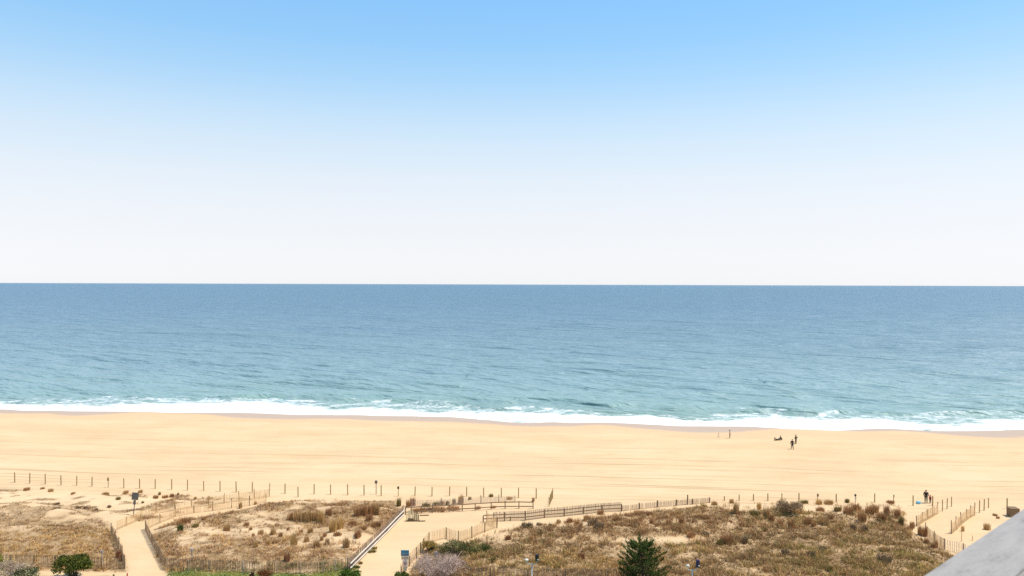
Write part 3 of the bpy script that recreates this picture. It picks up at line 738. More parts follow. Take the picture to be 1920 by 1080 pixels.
# ------------------------------------------------------------------ fences
SLAT_ME = {}
def slat_mesh(h, mat, w=0.045):
    key = (h, mat, w)
    if key not in SLAT_ME:
        bm = bmesh.new(); bx(bm, (w, 0.014, h + 0.1), (0, 0, (h - 0.1) / 2), taper=0.92)
        SLAT_ME[key] = bm_mesh('slat', bm, M[mat])
    return SLAT_ME[key]
def slat_fence(pts, label, post_px=20, slat='slat_t', post='post_d', slat_h=1.2, pitch=0.12, wp=0.05, group='slatted sand fences beside the paths', post_idx=None, wires=True, name='sand_fence', sw=0.045, limit=300):
    P = [hit(a, b) for a, b in pts]
    org = P[0].copy()
    r = thing(name, label, 'fence', org, 0, group)
    for i, p in enumerate(P):
        if post_idx is not None and i not in post_idx: continue
        hp = post_px[i] if isinstance(post_px, (list, tuple)) else post_px
        o = put('post', post_mesh(hp * mpp(p), wp, post), parent=r); o.location = p - org
        o.rotation_euler = (rnd.uniform(-.03, .03), rnd.uniform(-.03, .03), rnd.uniform(0, 6))
    L = sum((b - a).length for a, b in zip(P, P[1:])); pt = max(pitch, L / limit)
    me = slat_mesh(slat_h, slat, sw)
    for a, b in zip(P, P[1:]):
        d = b - a; n = max(1, int(d.length / pt)); ang = math.atan2(d.y, d.x)
        nrm = Vector((-math.sin(ang), math.cos(ang), 0)) * (wp + 0.012)
        last = None
        for j in range(n):
            t = (j + 0.5) / n
            q = a + d * t; sag = -0.05 * math.sin(math.pi * t)
            q.z = ground(q.x, q.y)
            if rnd.random() < 0.03: continue
            o = put('slat', me, parent=r); o.location = q - org - nrm * 0 + Vector((0, 0, sag + rnd.uniform(-.035, .02)))
            o.location -= nrm
            o.rotation_euler = (rnd.uniform(-.04, .04), rnd.uniform(-.05, .05), ang + rnd.uniform(-.15, .15))
    if wires:
        for zh in (0.25, 0.62, 1.0):
            pts_ = []
            for si, (a, b) in enumerate(zip(P, P[1:])):
                d = b - a; ang = math.atan2(d.y, d.x); nrm = Vector((-math.sin(ang), math.cos(ang), 0)) * (wp + 0.03)
                for j in range(4 if si < len(P) - 2 else 5):
                    t = j / 4; q = a + d * t; q.z = ground(q.x, q.y) + zh * slat_h - 0.05 * math.sin(math.pi * t)
                    pts_.append(q - org - nrm)
            bm = bmesh.new(); tube(bm, pts_, 0.006, 4); put('wire', bm_mesh('wire', bm, M['wire']), parent=r)
    return r

slat_fence([(216.7, 995), (236.5, 986), (264, 974), (292.7, 962.5), (328, 957), (359, 952), (391, 948), (420, 943.5), (448, 940), (476.5, 936), (505, 931.5)],
           'tan slat fence on the seaward side of the left path curving up to the beach', [0, 18, 17, 17, 18, 16, 18, 18, 20, 20, 26], 'slat_t', 'post_y', 1.1)
slat_fence([(273, 993), (300, 981), (328.7, 969), (363.5, 962), (399, 958), (433.7, 953), (467.5, 948.5), (498.5, 941)],
           'tan slat fence on the near side of the left path below the curving one', [17, 17, 20, 15, 17, 19, 19, 16], 'slat_t', 'post_d', 1.0)
slat_fence([(208.5, 1000), (216.5, 1016), (222.5, 1029), (229, 1044), (234, 1066)], 'dark slat fence along the left side of the left path', [20, 21, 22, 22, 26], 'slat_b', 'post_d', 1.15, 0.10)
slat_fence([(273, 994), (286, 1020), (299, 1044), (311.5, 1068)], 'tan slat fence along the right side of the left path', [18, 19, 20, 23], 'slat_b', 'post_d', 1.15, 0.09)
slat_fence([(-30, 1062), (20, 1061), (63.5, 1061), (104, 1062), (148, 1064), (190.6, 1066), (234, 1067)], 'weathered slat fence at the bottom left behind the round green bush', 21, 'slat_b', 'post_d', 1.2, 0.14)
slat_fence([(311.5, 1068), (352.7, 1070), (393.5, 1071), (456, 1073), (519, 1075), (563, 1075.5), (606, 1074.5), (629, 1071), (652, 1067)], 'long weathered slat fence along the bottom of the middle dune', [20, 20, 21, 20, 22, 22, 22, 22, 28], 'slat_b', 'slat_p', 1.2, 0.11)
slat_fence([(844, 1085), (919, 1085), (990, 1088), (1060, 1090), (1140, 1090), (1190, 1090)], 'dark slat fence at the bottom between twiggy bush and pine', 22, 'slat_g', 'post_d', 1.25, 0.13)
slat_fence([(912.5, 979), (932, 990), (909, 998), (885, 1009.5), (859.6, 1018.5), (836.5, 1010), (804.6, 1018.5), (794, 1032), (788.8, 1040), (781, 1047), (768, 1062), (752, 1082)],
           'tan slat fence zigzagging along the right side of the wide sand path', [22, 20, 19, 23, 23, 21, 21, 23, 22, 21, 20, 20], 'slat_t', 'post_d', 1.25, 0.12)
slat_fence([(771, 950), (811, 949), (827, 948), (866, 946), (901.5, 944), (935, 942.5), (965.6, 942)], 'pale slat fence half buried in grass behind the two-rail path fence', [0, 0, 15, 0, 16, 16, 13], 'slat_p', 'post_d', 0.85, 0.13)
slat_fence([(1718.8, 987), (1729, 980), (1739, 974.4), (1748.9, 968.3), (1758.3, 963)], 'tan slat fence on the left of the right path beside grass', [21, 20, 20, 23, 22], 'slat_t', 'post_d', 1.3, 0.10)
slat_fence([(1783.7, 1001), (1793, 993.4), (1802, 983.4), (1812, 975.4), (1819.6, 970), (1827.7, 966.2)], 'tan slat fence on the right of the right path', [26, 25.5, 23.5, 21, 22, 24], 'slat_t', 'post_d', 1.3, 0.10)
slat_fence([(1735.5, 1002), (1751.4, 1017.5), (1771, 1030)], 'tan slat fence slanting down from the right path towards the grass', [22, 22, 20], 'slat_t', 'post_d', 1.2, 0.09)
slat_fence([(1771, 1030), (1788, 1034), (1806, 1039), (1830, 1046)], 'pale slat fence with open gaps running under the grey railing', [0, 0, 20, 20], 'slat_p', 'post_d', 1.15, 0.17, sw=0.05)
slat_fence([(653, 1068), (671, 1052), (689, 1034), (725, 998), (742, 980), (756, 965)], 'grey slat fence on the slope behind the white handrail', [22, 0, 0, 0, 0, 18], 'slat_g', 'slat_g', 1.25, 0.07, sw=0.055)

def rail_fence(pts, label, rails, post_px, mat='rail', wp=0.06, name='rail_fence', pickets=None, rail_w=0.11, group=None, rail_t=0.05):
    """posts with horizontal rails; rails: heights in metres; pickets: (from_index, height, pitch)"""
    P = [hit(a, b) for a, b in pts]; org = P[0].copy()
    r = thing(name, label, 'fence', org, 0, group)
    for i, p in enumerate(P):
        hp = post_px[i] if isinstance(post_px, (list, tuple)) else post_px
        if hp <= 0: continue
        bm = bmesh.new(); h = hp * mpp(p); bx(bm, (wp * 2, wp * 2, h + 0.4), (0, 0, (h - 0.4) / 2))
        bmesh.ops.bevel(bm, geom=[e for e in bm.edges], offset=0.012, segments=1, affect='EDGES')
        o = put('post', bm_mesh('post', bm, M[mat if mat != 'white' else 'rail']), parent=r); o.location = p - org
    for a, b in zip(P, P[1:]):
        d = b - a; d2 = Vector((d.x, d.y, 0)).normalized(); nrm = Vector((d2.y, -d2.x, 0)); nrm = nrm if nrm.y < 0 else -nrm
        for zz in rails:
            bm = bmesh.new()
            A = a - org + nrm * (wp + rail_t / 2 + 0.003) + Vector((0, 0, zz + rnd.uniform(-.015, .015))); B = b - org + nrm * (wp + rail_t / 2 + 0.003) + Vector((0, 0, zz + rnd.uniform(-.015, .015)))
            e = (B - A).normalized(); bx(bm, (rail_t, rail_w, (B - A).length - 0.01), (A + B) / 2, Matrix((nrm, Vector((0, 0, 1)).cross(Vector((0, 0, 0))) + e.cross(nrm), e)).transposed())
            put('rail', bm_mesh('rail', bm, M[mat]), parent=r)
    if pickets:
        i0, ph, pt, pm = pickets; me = slat_mesh(ph, pm)
        n_all = 0
        for a, b in zip(P[i0:], P[i0 + 1:]):
            d = b - a; n = int(d.length / pt); ang = math.atan2(d.y, d.x); nrm = Vector((-math.sin(ang), math.cos(ang), 0))
            for j in range(n):
                if n_all >= 295: break
                q = a + d * ((j + .5) / n); q.z = ground(q.x, q.y)
                o = put('slat', me, parent=r); o.location = q - org + nrm * (wp + 0.02) + Vector((0, 0, rnd.uniform(-.03, .03)))
                o.rotation_euler = (rnd.uniform(-.04, .04), rnd.uniform(-.04, .04), ang); n_all += 1
    return r
rail_fence([(760, 965), (771, 964), (790, 962.5), (811, 961.5), (842, 960), (866.7, 958.5), (891, 957), (921, 955), (947, 954), (973, 953.5), (999.5, 954)],
           'two-rail wooden fence along the far side of the wide sand path', [0.32, 0.88], [14, 12, 13, 16, 14, 14, 13, 14, 15, 14, 18])
rail_fence([(906, 979), (926, 978), (946.5, 977), (957, 976.5), (984.8, 975.8), (1020.8, 971), (1057.7, 968), (1093.7, 964), (1129, 960.5), (1165, 958.5)],
           'two-rail wooden fence with grey pickets crossing in front of the right dune', [0.42, 0.85], [12, 17, 17, 8, 18, 16, 15, 14, 14, 14], 'rail', 0.07, pickets=(1, 1.15, 0.105, 'slat_g'))
slat_fence([(1165, 958.5), (1199, 954.2), (1232.7, 951), (1267.7, 948), (1289, 946), (1298.5, 945.5), (1330.6, 942.5)], 'grey picket fence running out along the top of the right dune', [13, 12, 13, 11, 18, 10, 10], 'slat_g', 'post_d', 0.75, 0.11, wp=0.09)
rail_fence([(656, 1069), (672, 1053), (690, 1035), (708, 1017), (726, 999), (743, 981), (757, 967)], 'white two-rail handrail running up the left edge of the wide sand path', [0.20, 0.68], [12, 11, 11, 11, 10, 9.5, 9.5], 'white', 0.04, 'handrail', rail_w=0.11)

# rack of upright stakes on the path
p = hit(774, 977); k = mpp(p)
r = thing('stake_rack', 'cluster of pale upright stakes standing on a dark base on the sand path', 'stakes', p, 0.03)
bm = bmesh.new(); bx(bm, (26 * k, 0.45, 0.12), (0, 0, 0.02)); bx(bm, (9 * k, 0.35, 0.25), (-4 * k, 0.0, 0.2)); put('base', bm_mesh('base', bm, M['post_d']), parent=r)
for j, (dx, hh, dk) in enumerate([(-11.5, 13, 0), (-9, 15, 0), (-6.5, 18, 0), (-4, 19, 0), (-1.5, 21, 0), (1, 16, 0), (3, 15, 1), (5, 13, 0), (7, 14, 1), (9, 12, 0), (11, 11, 1)]):
    bm = bmesh.new(); bx(bm, (0.10, 0.05, hh * k), (0, 0, hh * k / 2 + 0.05)); bx(bm, (0.085, 0.04, 0.06), (0, 0, hh * k + 0.08), taper=0.3)
    o = put('stake', bm_mesh('stake', bm, M['stake' if not dk else 'post_d']), parent=r); o.location = (dx * k, 0.1 * ((j % 3) - 1), 0.04); o.rotation_euler = (0, rnd.uniform(-.08, .08), rnd.uniform(-.5, .5))
for nm_i, (ax, ay, bx_, by, lab) in enumerate([(787, 967.2, 804, 966.8, 'dark bar lying on the sand beyond the stake cluster'), (786, 978, 797.5, 977.6, 'dark bar lying on the sand at the near foot of the stake cluster')]):  # two low dark bars on the sand to the right of the stakes
    a, b = hit(ax, ay), hit(bx_, by); bm = bmesh.new(); bar(bm, Vector((0, 0, 0.06)), b - a + Vector((0, 0, 0.06)), 0.14, 0.10)
    o = put('dark_bar', bm_mesh('dark_bar', bm, M['post_d'])); o.location = a; tag(o, lab, 'dark_bar', 'dark bars by the stake cluster')
# brown box beyond the railing
p = hit(1899, 968); k = mpp(p)
r = thing('wooden_box', 'brown wooden box on the sand half hidden by the grey railing', 'box', p, -0.1)
for j in range(4):
    bm = bmesh.new(); bx(bm, (16 * k, 0.06, 0.24), (0, -0.5, 0.14 + j * 0.25)); put('board', bm_mesh('board', bm, M['brown_box']), parent=r)
bm = bmesh.new(); bx(bm, (15.6 * k, 0.9, 1.0), (0, 0.0, 0.5)); put('body', bm_mesh('body', bm, M['brown_box']), parent=r)
bm = bmesh.new(); bx(bm, (16.5 * k, 1.1, 0.05), (0, 0.0, 1.06)); put('lid', bm_mesh('lid', bm, M['brown_box']), parent=r)

# ------------------------------------------------------------------ floodlight poles
def flood_pole(px_top, py_top, y, arm_l, arm_r, lab, head_l, head_r, headmat):
    d = ray(px_top, py_top); t = y / d[1]; top = Vector(CAM + d * t); k = y / FPX
    r = thing('floodlight_pole', lab, 'floodlight', (top.x, top.y, ground(top.x, top.y)), 0, 'twin floodlight poles at the bottom edge')
    h = top.z - r.location.z
    bm = bmesh.new(); tube(bm, [(0, 0, -.3), (0, 0, h * .5), (0, 0, h)], [0.075, 0.06, 0.05], 10); put('pole', bm_mesh('pole', bm, M['galv'], True), parent=r)
    bm = bmesh.new(); bx(bm, ((arm_r - arm_l) * k, 0.06, 0.05), ((arm_l + arm_r) / 2 * k, 0, h + 0.028)); put('crossbar', bm_mesh('crossbar', bm, M['galv']), parent=r)
    x, z, w, hh = head_l
    hd = thing_part = put('lamp_head', None or lamp_oval(w * k, hh * k), parent=r); hd.location = (x * k, 0, h + z * k); hd.rotation_euler = (0.25, 0.1, 0)
    bm = bmesh.new(); bar(bm, (arm_l * k + 0.04, 0, h + 0.04), (x * k, 0, h + z * k - hh * k * .3), 0.035); put('bracket', bm_mesh('bracket', bm, M['galv']), parent=r)
    x, z, w, hh = head_r
    bm = bmesh.new(); bx(bm, (w * k, 0.22, hh * k), (0, 0, 0), taper=0.9); bmesh.ops.bevel(bm, geom=bm.edges[:], offset=0.02, segments=2, affect='EDGES')
    hb = put('lamp_head', bm_mesh('lamp_box', bm, M[headmat]), parent=r); hb.location = (x * k, 0, h + z * k); hb.rotation_euler = (0.15, 0, 0)
    bm = bmesh.new(); bx(bm, (w * k * .5, 0.05, hh * k * 0.16), (w * k * .28, -0.14, -hh * k * .22)); c = put('ballast_plate', bm_mesh('ballast_plate', bm, M['lamp_w'])); c.parent = hb
    bm = bmesh.new(); bar(bm, (arm_r * k - 0.04, 0, h + 0.04), (x * k, 0, h + z * k - hh * k * .45), 0.04); put('bracket', bm_mesh('bracket', bm, M['galv']), parent=r)
def lamp_oval(w, h):
    bm = bmesh.new(); ball(bm, (0, 0, 0), 1.0, 2, (w / 2, 0.14, h / 2))
    for v in bm.verts:
        if v.co.z < -h * 0.2: v.co.z = -h * 0.2 - (v.co.z + h * .2) * -0.3
    return bm_mesh('lamp_oval', bm, M['lamp_w'], True)
flood_pole(997.5, 1058.5, 62, -10, 8.6, 'galvanised twin floodlight pole with one black lamp box left of the pine', (-10.5, 8.5, 8.5, 5.5), (9.3, 13, 7, 12.5), 'black_p')
flood_pole(1298, 1069.5, 62, -9, 6.5, 'galvanised twin floodlight pole with one dark violet lamp right of the pine', (-8.5, 8.5, 7.5, 6), (10.2, 13, 6.6, 14.5), 'purple_p')

# ------------------------------------------------------------------ grass clumps (things)
CL_ME = {}
def clump_mesh(kind, var):
    if (kind, var) in CL_ME: return CL_ME[(kind, var)]
    rr = np.random.default_rng(300 + var * 7 + len(kind))
    base_c = {'golden': GOLD, 'tan': TAN * 1.05, 'brown': BROWN * 1.5, 'reddish': RED, 'grey': GREYB, 'green': GREEN * 1.2, 'olive': OLIVE, 'purplish': np.array((0.27, 0.185, 0.15))}[kind]
    n = 34
    a = rr.uniform(0, 6.28, n); r = 0.34 * np.sqrt(rr.uniform(0, 1, n))
    base = np.stack([np.cos(a) * r, np.sin(a) * r, -0.02 + 0 * r], 1)
    tint = base_c[None] * rr.uniform(0.65, 1.25, (n, 1)) * np.array([1, 1, 1])
    hh = (1.0 - 0.5 * r / 0.34 * rr.uniform(0.3, 1, n)) * 0.92
    me = blades_mesh('grass_clump', base, tint, 9, hh, 0.022, rr.uniform(.14, .46, n), rr, 0.5)
    me.materials.append(M['blade']); CL_ME[(kind, var)] = me
    return me
# groups: name, category, label template, group, entries (photo x, photo y of base, width px, height px, kind)
def z2(ox, oy, lst): return [(ox + a / 4.8, oy + b / 4.8, w / 4.8, h / 4.8, k) for a, b, w, h, k in lst]
CLUMPS = [
    ('tall {c} grass clump on bare sand of the middle dune, {o} from left', 'tall clumps on the bare sand of the middle dune',
     z2(380, 860, [(480, 797, 45, 62, 'golden'), (555, 752, 32, 50, 'tan'), (593, 782, 38, 64, 'golden'), (636, 768, 26, 34, 'tan'), (822, 788, 62, 122, 'golden'), (935, 752, 44, 62, 'tan'), (1025, 802, 58, 86, 'tan'), (1122, 772, 42, 60, 'tan'), (1290, 795, 66, 96, 'tan')])),
    ('low {c} grass tuft on sandy slope of the middle dune, {o} from left', 'low tufts on the sandy slope of the middle dune',
     z2(380, 860, [(218, 648, 62, 64, 'tan'), (395, 602, 60, 34, 'brown'), (432, 642, 34, 30, 'brown'), (455, 700, 30, 34, 'brown'), (525, 680, 50, 44, 'tan'), (635, 682, 56, 64, 'tan'), (700, 700, 36, 40, 'brown'), (768, 642, 30, 28, 'brown'), (885, 664, 46, 28, 'brown'), (970, 660, 48, 48, 'tan'), (1070, 735, 40, 46, 'tan'), (1100, 700, 40, 40, 'brown'), (1215, 690, 70, 34, 'brown'), (1345, 592, 80, 38, 'brown'), (1395, 700, 80, 64, 'brown'), (1450, 635, 60, 36, 'brown')])),
    ('thick {c} grass clump in the stand backing the middle dune, {o} from left', 'tall stand of grass at the back of the middle dune',
     z2(380, 860, [(800, 545, 70, 64, 'brown'), (850, 550, 80, 78, 'tan'), (905, 552, 80, 90, 'tan'), (960, 552, 80, 92, 'tan'), (1015, 550, 70, 88, 'tan'), (1065, 582, 60, 130, 'golden'), (1130, 512, 66, 66, 'brown'), (1172, 660, 74, 116, 'golden'), (1235, 628, 78, 100, 'golden'), (1390, 510, 70, 76, 'brown'), (1450, 508, 80, 92, 'brown'), (1510, 500, 70, 100, 'brown'), (1500, 555, 66, 64, 'brown'), (1565, 500, 72, 112, 'tan'), (1560, 612, 90, 54, 'brown')])),
    ('{c} grass clump sprouting along the far two-rail path fence, {o} from left', 'clumps at the top end of the path rail',
     [(748, 949, 9, 17, 'olive'), (765, 950, 8, 13, 'brown'), (774, 948, 13, 16, 'reddish'), (839, 946, 8, 8, 'olive'), (851, 945, 8, 11, 'olive'), (864, 944, 14, 17, 'tan'), (881, 937, 7, 6, 'olive'), (921, 931, 11, 5, 'olive'), (955, 936, 14, 5, 'tan'), (786, 958.5, 30, 6, 'brown'), (806, 957, 26, 5, 'grey'), (822, 956.8, 34, 6, 'brown'), (850, 955, 30, 5, 'brown'), (799, 949, 18, 6, 'olive'), (817, 947, 16, 6, 'olive'), (829, 946, 10, 8, 'brown'), (896, 954, 12, 5, 'brown'), (925, 952, 12, 4, 'brown'), (1000, 940, 6, 8, 'brown')]),
    ('small {c} grass clump near the left path fences, {o} from left', 'clumps by the left path fence',
     [(222, 1046, 10, 18, 'reddish'), (228, 1052, 9, 16, 'reddish'), (338, 995, 11, 14, 'green'), (345, 983, 26, 14, 'brown'), (366, 988, 13, 7, 'olive'), (383, 974, 10, 6, 'brown'), (451, 953, 7, 13, 'tan'), (479, 946, 6, 7, 'tan'), (538, 1052, 13, 18, 'reddish')]),
    ('sparse {c} tuft on pale sand below the left posts, {o} from left', 'sparse tufts behind the left post line',
     [(50.5, 919, 15, 8, 'brown'), (80, 917, 10, 5, 'brown'), (95, 922, 12, 9, 'tan'), (108, 946, 12, 6, 'grey'), (137, 926, 12, 5, 'brown'), (147, 953, 11, 6, 'grey'), (160, 953, 10, 5, 'grey'), (180, 957, 11, 6, 'grey'), (197, 928, 18, 8, 'tan'), (205, 951, 11, 6, 'grey'), (222, 937, 12, 8, 'olive'), (236, 925, 16, 8, 'tan'), (263, 924, 14, 8, 'tan'), (268, 943, 8, 5, 'olive'), (292, 934, 15, 8, 'brown'), (299, 928, 8, 8, 'olive'), (310, 933, 15, 7, 'brown'), (322, 931, 10, 8, 'brown'), (334, 928, 6, 6, 'olive'), (366, 936, 9, 7, 'tan'), (391, 938, 9, 11, 'tan')]),
    ('rounded {c} scrub tuft below the right rail fence, {o} from left', 'scrub tufts on the sandy top of the right dune',
     z2(700, 860, [(1215, 728, 62, 44, 'reddish'), (1385, 632, 110, 62, 'grey'), (1350, 610, 40, 40, 'grey'), (1430, 730, 90, 40, 'brown'), (1495, 600, 60, 26, 'grey'), (1590, 625, 44, 44, 'grey'), (1668, 578, 50, 32, 'brown'), (1770, 576, 62, 48, 'reddish'), (1830, 602, 54, 44, 'brown'), (1868, 624, 34, 54, 'brown')])
     + z2(1000, 860, [(480, 550, 70, 46, 'brown'), (530, 600, 90, 70, 'grey'), (590, 630, 90, 60, 'grey'), (605, 500, 60, 40, 'brown'), (740, 552, 60, 34, 'brown'), (920, 592, 54, 40, 'brown'), (930, 506, 50, 36, 'brown'), (1062, 584, 34, 46, 'brown'), (1215, 592, 50, 54, 'brown'), (1335, 594, 60, 80, 'brown'), (1420, 700, 90, 46, 'brown'), (1545, 694, 90, 40, 'grey'), (345, 668, 44, 40, 'brown')])),
    ('{c} clump on the right dune crest below short posts, {o} from left', 'clumps at the crest of the right dune',
     z2(1300, 860, [(190, 418, 60, 40, 'tan'), (345, 400, 40, 40, 'tan'), (385, 492, 60, 116, 'tan'), (410, 500, 60, 30, 'brown'), (545, 520, 80, 70, 'olive'), (592, 462, 50, 70, 'golden'), (660, 540, 70, 116, 'tan'), (705, 556, 50, 60, 'brown'), (780, 632, 62, 106, 'brown'), (885, 638, 72, 112, 'brown'), (1030, 592, 70, 70, 'brown'), (1085, 604, 50, 44, 'brown'), (1000, 400, 70, 30, 'olive'), (1130, 410, 70, 44, 'golden'), (1215, 410, 90, 44, 'tan'), (1140, 470, 80, 36, 'brown'), (1180, 600, 90, 96, 'tan'), (1235, 542, 56, 40, 'brown'), (1300, 470, 70, 40, 'olive'), (1385, 394, 50, 36, 'olive'), (1400, 500, 90, 84, 'brown'), (1465, 470, 90, 70, 'brown'), (1520, 560, 90, 90, 'brown'), (1590, 500, 80, 80, 'brown'), (1640, 482, 64, 76, 'brown'), (1690, 556, 80, 80, 'brown'), (1738, 520, 56, 116, 'brown'), (1780, 400, 90, 24, 'reddish'), (1838, 530, 54, 90, 'brown'), (1868, 600, 40, 90, 'olive')])),
    ('{c} grass clump beside the right path fences, {o} from left', 'clumps beside the right path fences',
     [(1706, 993, 10, 9, 'brown'), (1710, 990, 11, 13, 'brown'), (1725, 1003, 9, 20, 'brown'), (1733, 1005, 12, 19, 'brown'), (1738, 1019, 10, 10, 'brown'), (1750, 1027, 10, 11, 'brown'), (1756, 1026, 7, 15, 'brown'), (1805, 996, 7, 11, 'golden'), (1851, 993, 12, 13, 'tan'), (1866, 967, 9, 4, 'brown'), (1871, 972, 7, 4, 'brown')]),
    ('low {c} weed tuft at the foot of the white handrail, {o} from left', 'weeds at the foot of the white handrail',
     [(668, 1064, 16, 4, 'green'), (676, 1057, 10, 4, 'olive'), (697, 1035, 18, 4, 'olive'), (702, 1029, 12, 4, 'olive')]),
    ('{c} shrubby tuft in lower grass of the right dune, {o} from left', 'shrubby tufts in the lower grass of the right dune',
     z2(1300, 860, [(300, 760, 120, 90, 'brown'), (240, 770, 70, 50, 'olive'), (460, 760, 70, 60, 'grey'), (640, 660, 60, 50, 'olive'), (830, 860, 80, 50, 'grey'), (1060, 880, 90, 50, 'grey'), (1160, 830, 80, 50, 'grey'), (1440, 640, 60, 60, 'grey'), (1720, 920, 120, 60, 'grey'), (500, 860, 60, 40, 'grey'), (1540, 650, 60, 50, 'grey'), (1230, 1010, 60, 50, 'olive')])
     + z2(700, 860, [(900, 850, 90, 50, 'green'), (1010, 830, 100, 60, 'green'), (1080, 920, 60, 50, 'olive'), (820, 800, 90, 50, 'brown'), (1870, 900, 80, 60, 'reddish')])),
]
ncl = 0
for tpl, grp, ent in CLUMPS:
    ent = sorted(ent)
    cw = {'golden': 'golden', 'tan': 'tan', 'brown': 'brown', 'reddish': 'reddish', 'grey': 'grey-brown', 'green': 'green', 'olive': 'olive', 'purplish': 'purplish'}
    cnt = {}
    for i, (a, b, w, h, kd) in enumerate(ent):
        if tpl.startswith('sparse'): w, h = w * 0.75, h * 0.75
        p = hit(a, b); k = mpp(p)
        o = put('grass_clump', clump_mesh(kd, ncl % 4)); ncl += 1
        o.location = p; sx = max(w * k / 1.0, 0.28); sz = max(h * k / 0.72, 0.25)
        o.scale = (sx, sx * 0.8, sz); o.rotation_euler = (0, 0, rnd.uniform(0, 6.28))
        tag(o, tpl.format(c=cw[kd], o=ordinal(i)), 'grass clump', grp)

# ------------------------------------------------------------------ shrubs and the pine
def leaf_cloud(name, centres, n, size, cols, rr, flat=0.6, dirs=None):
    """leaf-sized faces through a set of (x,y,z,radius) clumps"""
    C = np.array(centres)
    w = C[:, 3] ** 2; idx = rr.choice(len(C), n, p=w / w.sum())
    d = rr.normal(0, 1, (n, 3)); d /= np.linalg.norm(d, axis=1)[:, None]
    rad = C[idx, 3] * rr.uniform(0.25, 1.0, n) ** 0.45
    p = C[idx, :3] + d * rad[:, None] * np.array([1, 1, 0.8])
    a = rr.normal(0, 1, (n, 3)) + d * flat; a /= np.linalg.norm(a, axis=1)[:, None]
    b = np.cross(a, rr.normal(0, 1, (n, 3))); b /= np.linalg.norm(b, axis=1)[:, None]
    s = size * rr.uniform(0.6, 1.4, n)
    v = np.stack([p, p + a * s[:, None] * .5 + b * s[:, None] * .28, p + a * s[:, None], p + a * s[:, None] * .5 - b * s[:, None] * .28], 1).reshape(-1, 3)
    f = np.arange(n)[:, None] * 4 + np.array([[0, 1, 2, 3]])
    cols = np.array(cols); cv = rr.uniform(0.8, 1.25, len(C))
    t = cols[rr.integers(0, len(cols), n)] * (rr.uniform(.7, 1.3, n) * cv[idx])[:, None]
    col = np.repeat(np.concatenate([t, np.ones((n, 1))], 1), 4, 0)
    return np_mesh(name, v, f, {'tint': ('FLOAT_COLOR', col)}, smooth=False)
def shrub(px, py, wpx, hpx, label, cols, nm='shrub', n=5200, size=0.14, cat='bush', seed=1, nclump=26, base_z=0.25, bare=False, twigs=26, tw='twig'):
    rr = np.random.default_rng(seed); p = hit(px, py); k = mpp(p); W, Hh = wpx * k, hpx * k
    r = thing(nm, label, cat, p, 0)
    cs = []
    for j in range(nclump):
        a = rr.uniform(0, 6.28); q = math.sqrt(rr.uniform(0, 1)) * 0.44 * W
        top = math.sqrt(max(0.0, 1 - (q / (0.52 * W)) ** 2))
        z = Hh * (base_z + (0.88 - base_z) * top * rr.uniform(0.5, 1))
        cs.append((math.cos(a) * q, math.sin(a) * q * 0.8, z, rr.uniform(0.09, 0.16) * W))
    bm = bmesh.new()
    for j, (x, y, z, rd) in enumerate(cs[:twigs]):
        tube(bm, [(x * .06, y * .06, -0.15), (x * .4, y * .4, z * .5), (x, y, z)], [0.05, 0.03, 0.01], 5)
        if bare:
            for q in range(22):
                t = rr.uniform(0.35, 1); s0 = Vector((x * t, y * t, z * (0.15 + .85 * t))); dv = Vector((np.clip(rr.normal(0, .5), -.8, .8), np.clip(rr.normal(0, .5), -.8, .8), min(abs(rr.normal(.5, .4)), .9))) * rd * 1.25
                tube(bm, [s0, s0 + dv * .6 + Vector((0, 0, .04)), s0 + dv], [0.018, 0.013, 0.006], 4, cap=False)
    put('stem', bm_mesh('stem', bm, M[tw if bare else 'bark']), parent=r)
    put('foliage', leaf_cloud('foliage', cs, n, size, cols, rr), M['leaf'], parent=r)
    return r
GRN = [(0.075, 0.095, 0.018), (0.125, 0.135, 0.022), (0.20, 0.18, 0.034), (0.045, 0.062, 0.016)]
shrub(136, 1086, 70, 48, 'rounded dark green bush at the bottom left in front of the slat fence', GRN, 'green_bush', 7000, 0.16, seed=3, base_z=.35)
shrub(26, 1088, 72, 38, 'pinkish twiggy shrub with yellow-green leaves in the bottom left corner', [(0.54, 0.40, 0.30), (0.46, 0.33, 0.27), (0.36, 0.33, 0.06), (0.60, 0.46, 0.36)], 'twiggy_shrub', 3200, 0.10, seed=4, bare=True)
shrub(-8, 1082, 34, 46, 'yellow-green leafy shrub cut off by the left picture edge', [(0.28, 0.27, 0.04), (0.20, 0.20, 0.04)], 'leafy_shrub', 1800, 0.14, seed=14)
shrub(52, 1092, 50, 30, 'low grey-green plant below the bottom left slat fence', [(0.12, 0.14, 0.06), (0.30, 0.28, 0.16), (0.08, 0.09, 0.03)], 'low_shrub', 2200, 0.14, seed=15)
shrub(822, 1092, 108, 58, 'large leafless grey-violet bush right of the teal sign', [(0.50, 0.39, 0.36), (0.60, 0.49, 0.47), (0.36, 0.25, 0.21), (0.44, 0.31, 0.25)], 'bare_bush', 4200, 0.085, seed=5, bare=True, nclump=46, twigs=46)
shrub(752, 1092, 26, 22, 'small green shrub at the foot of the teal sign', [(0.07, 0.11, 0.02), (0.13, 0.14, 0.03)], 'green_shrub', 1800, 0.13, seed=6)
shrub(852, 1040, 66, 26, 'spreading green shrub in front of the zigzag fence', [(0.075, 0.10, 0.028), (0.12, 0.125, 0.035), (0.17, 0.13, 0.05)], 'green_shrub', 3200, 0.12, seed=7)
shrub(806, 1034, 34, 20, 'golden leaved shrub beside the zigzag fence posts', [(0.40, 0.26, 0.06), (0.30, 0.19, 0.05), (0.22, 0.17, 0.05)], 'golden_shrub', 1700, 0.11, seed=8)
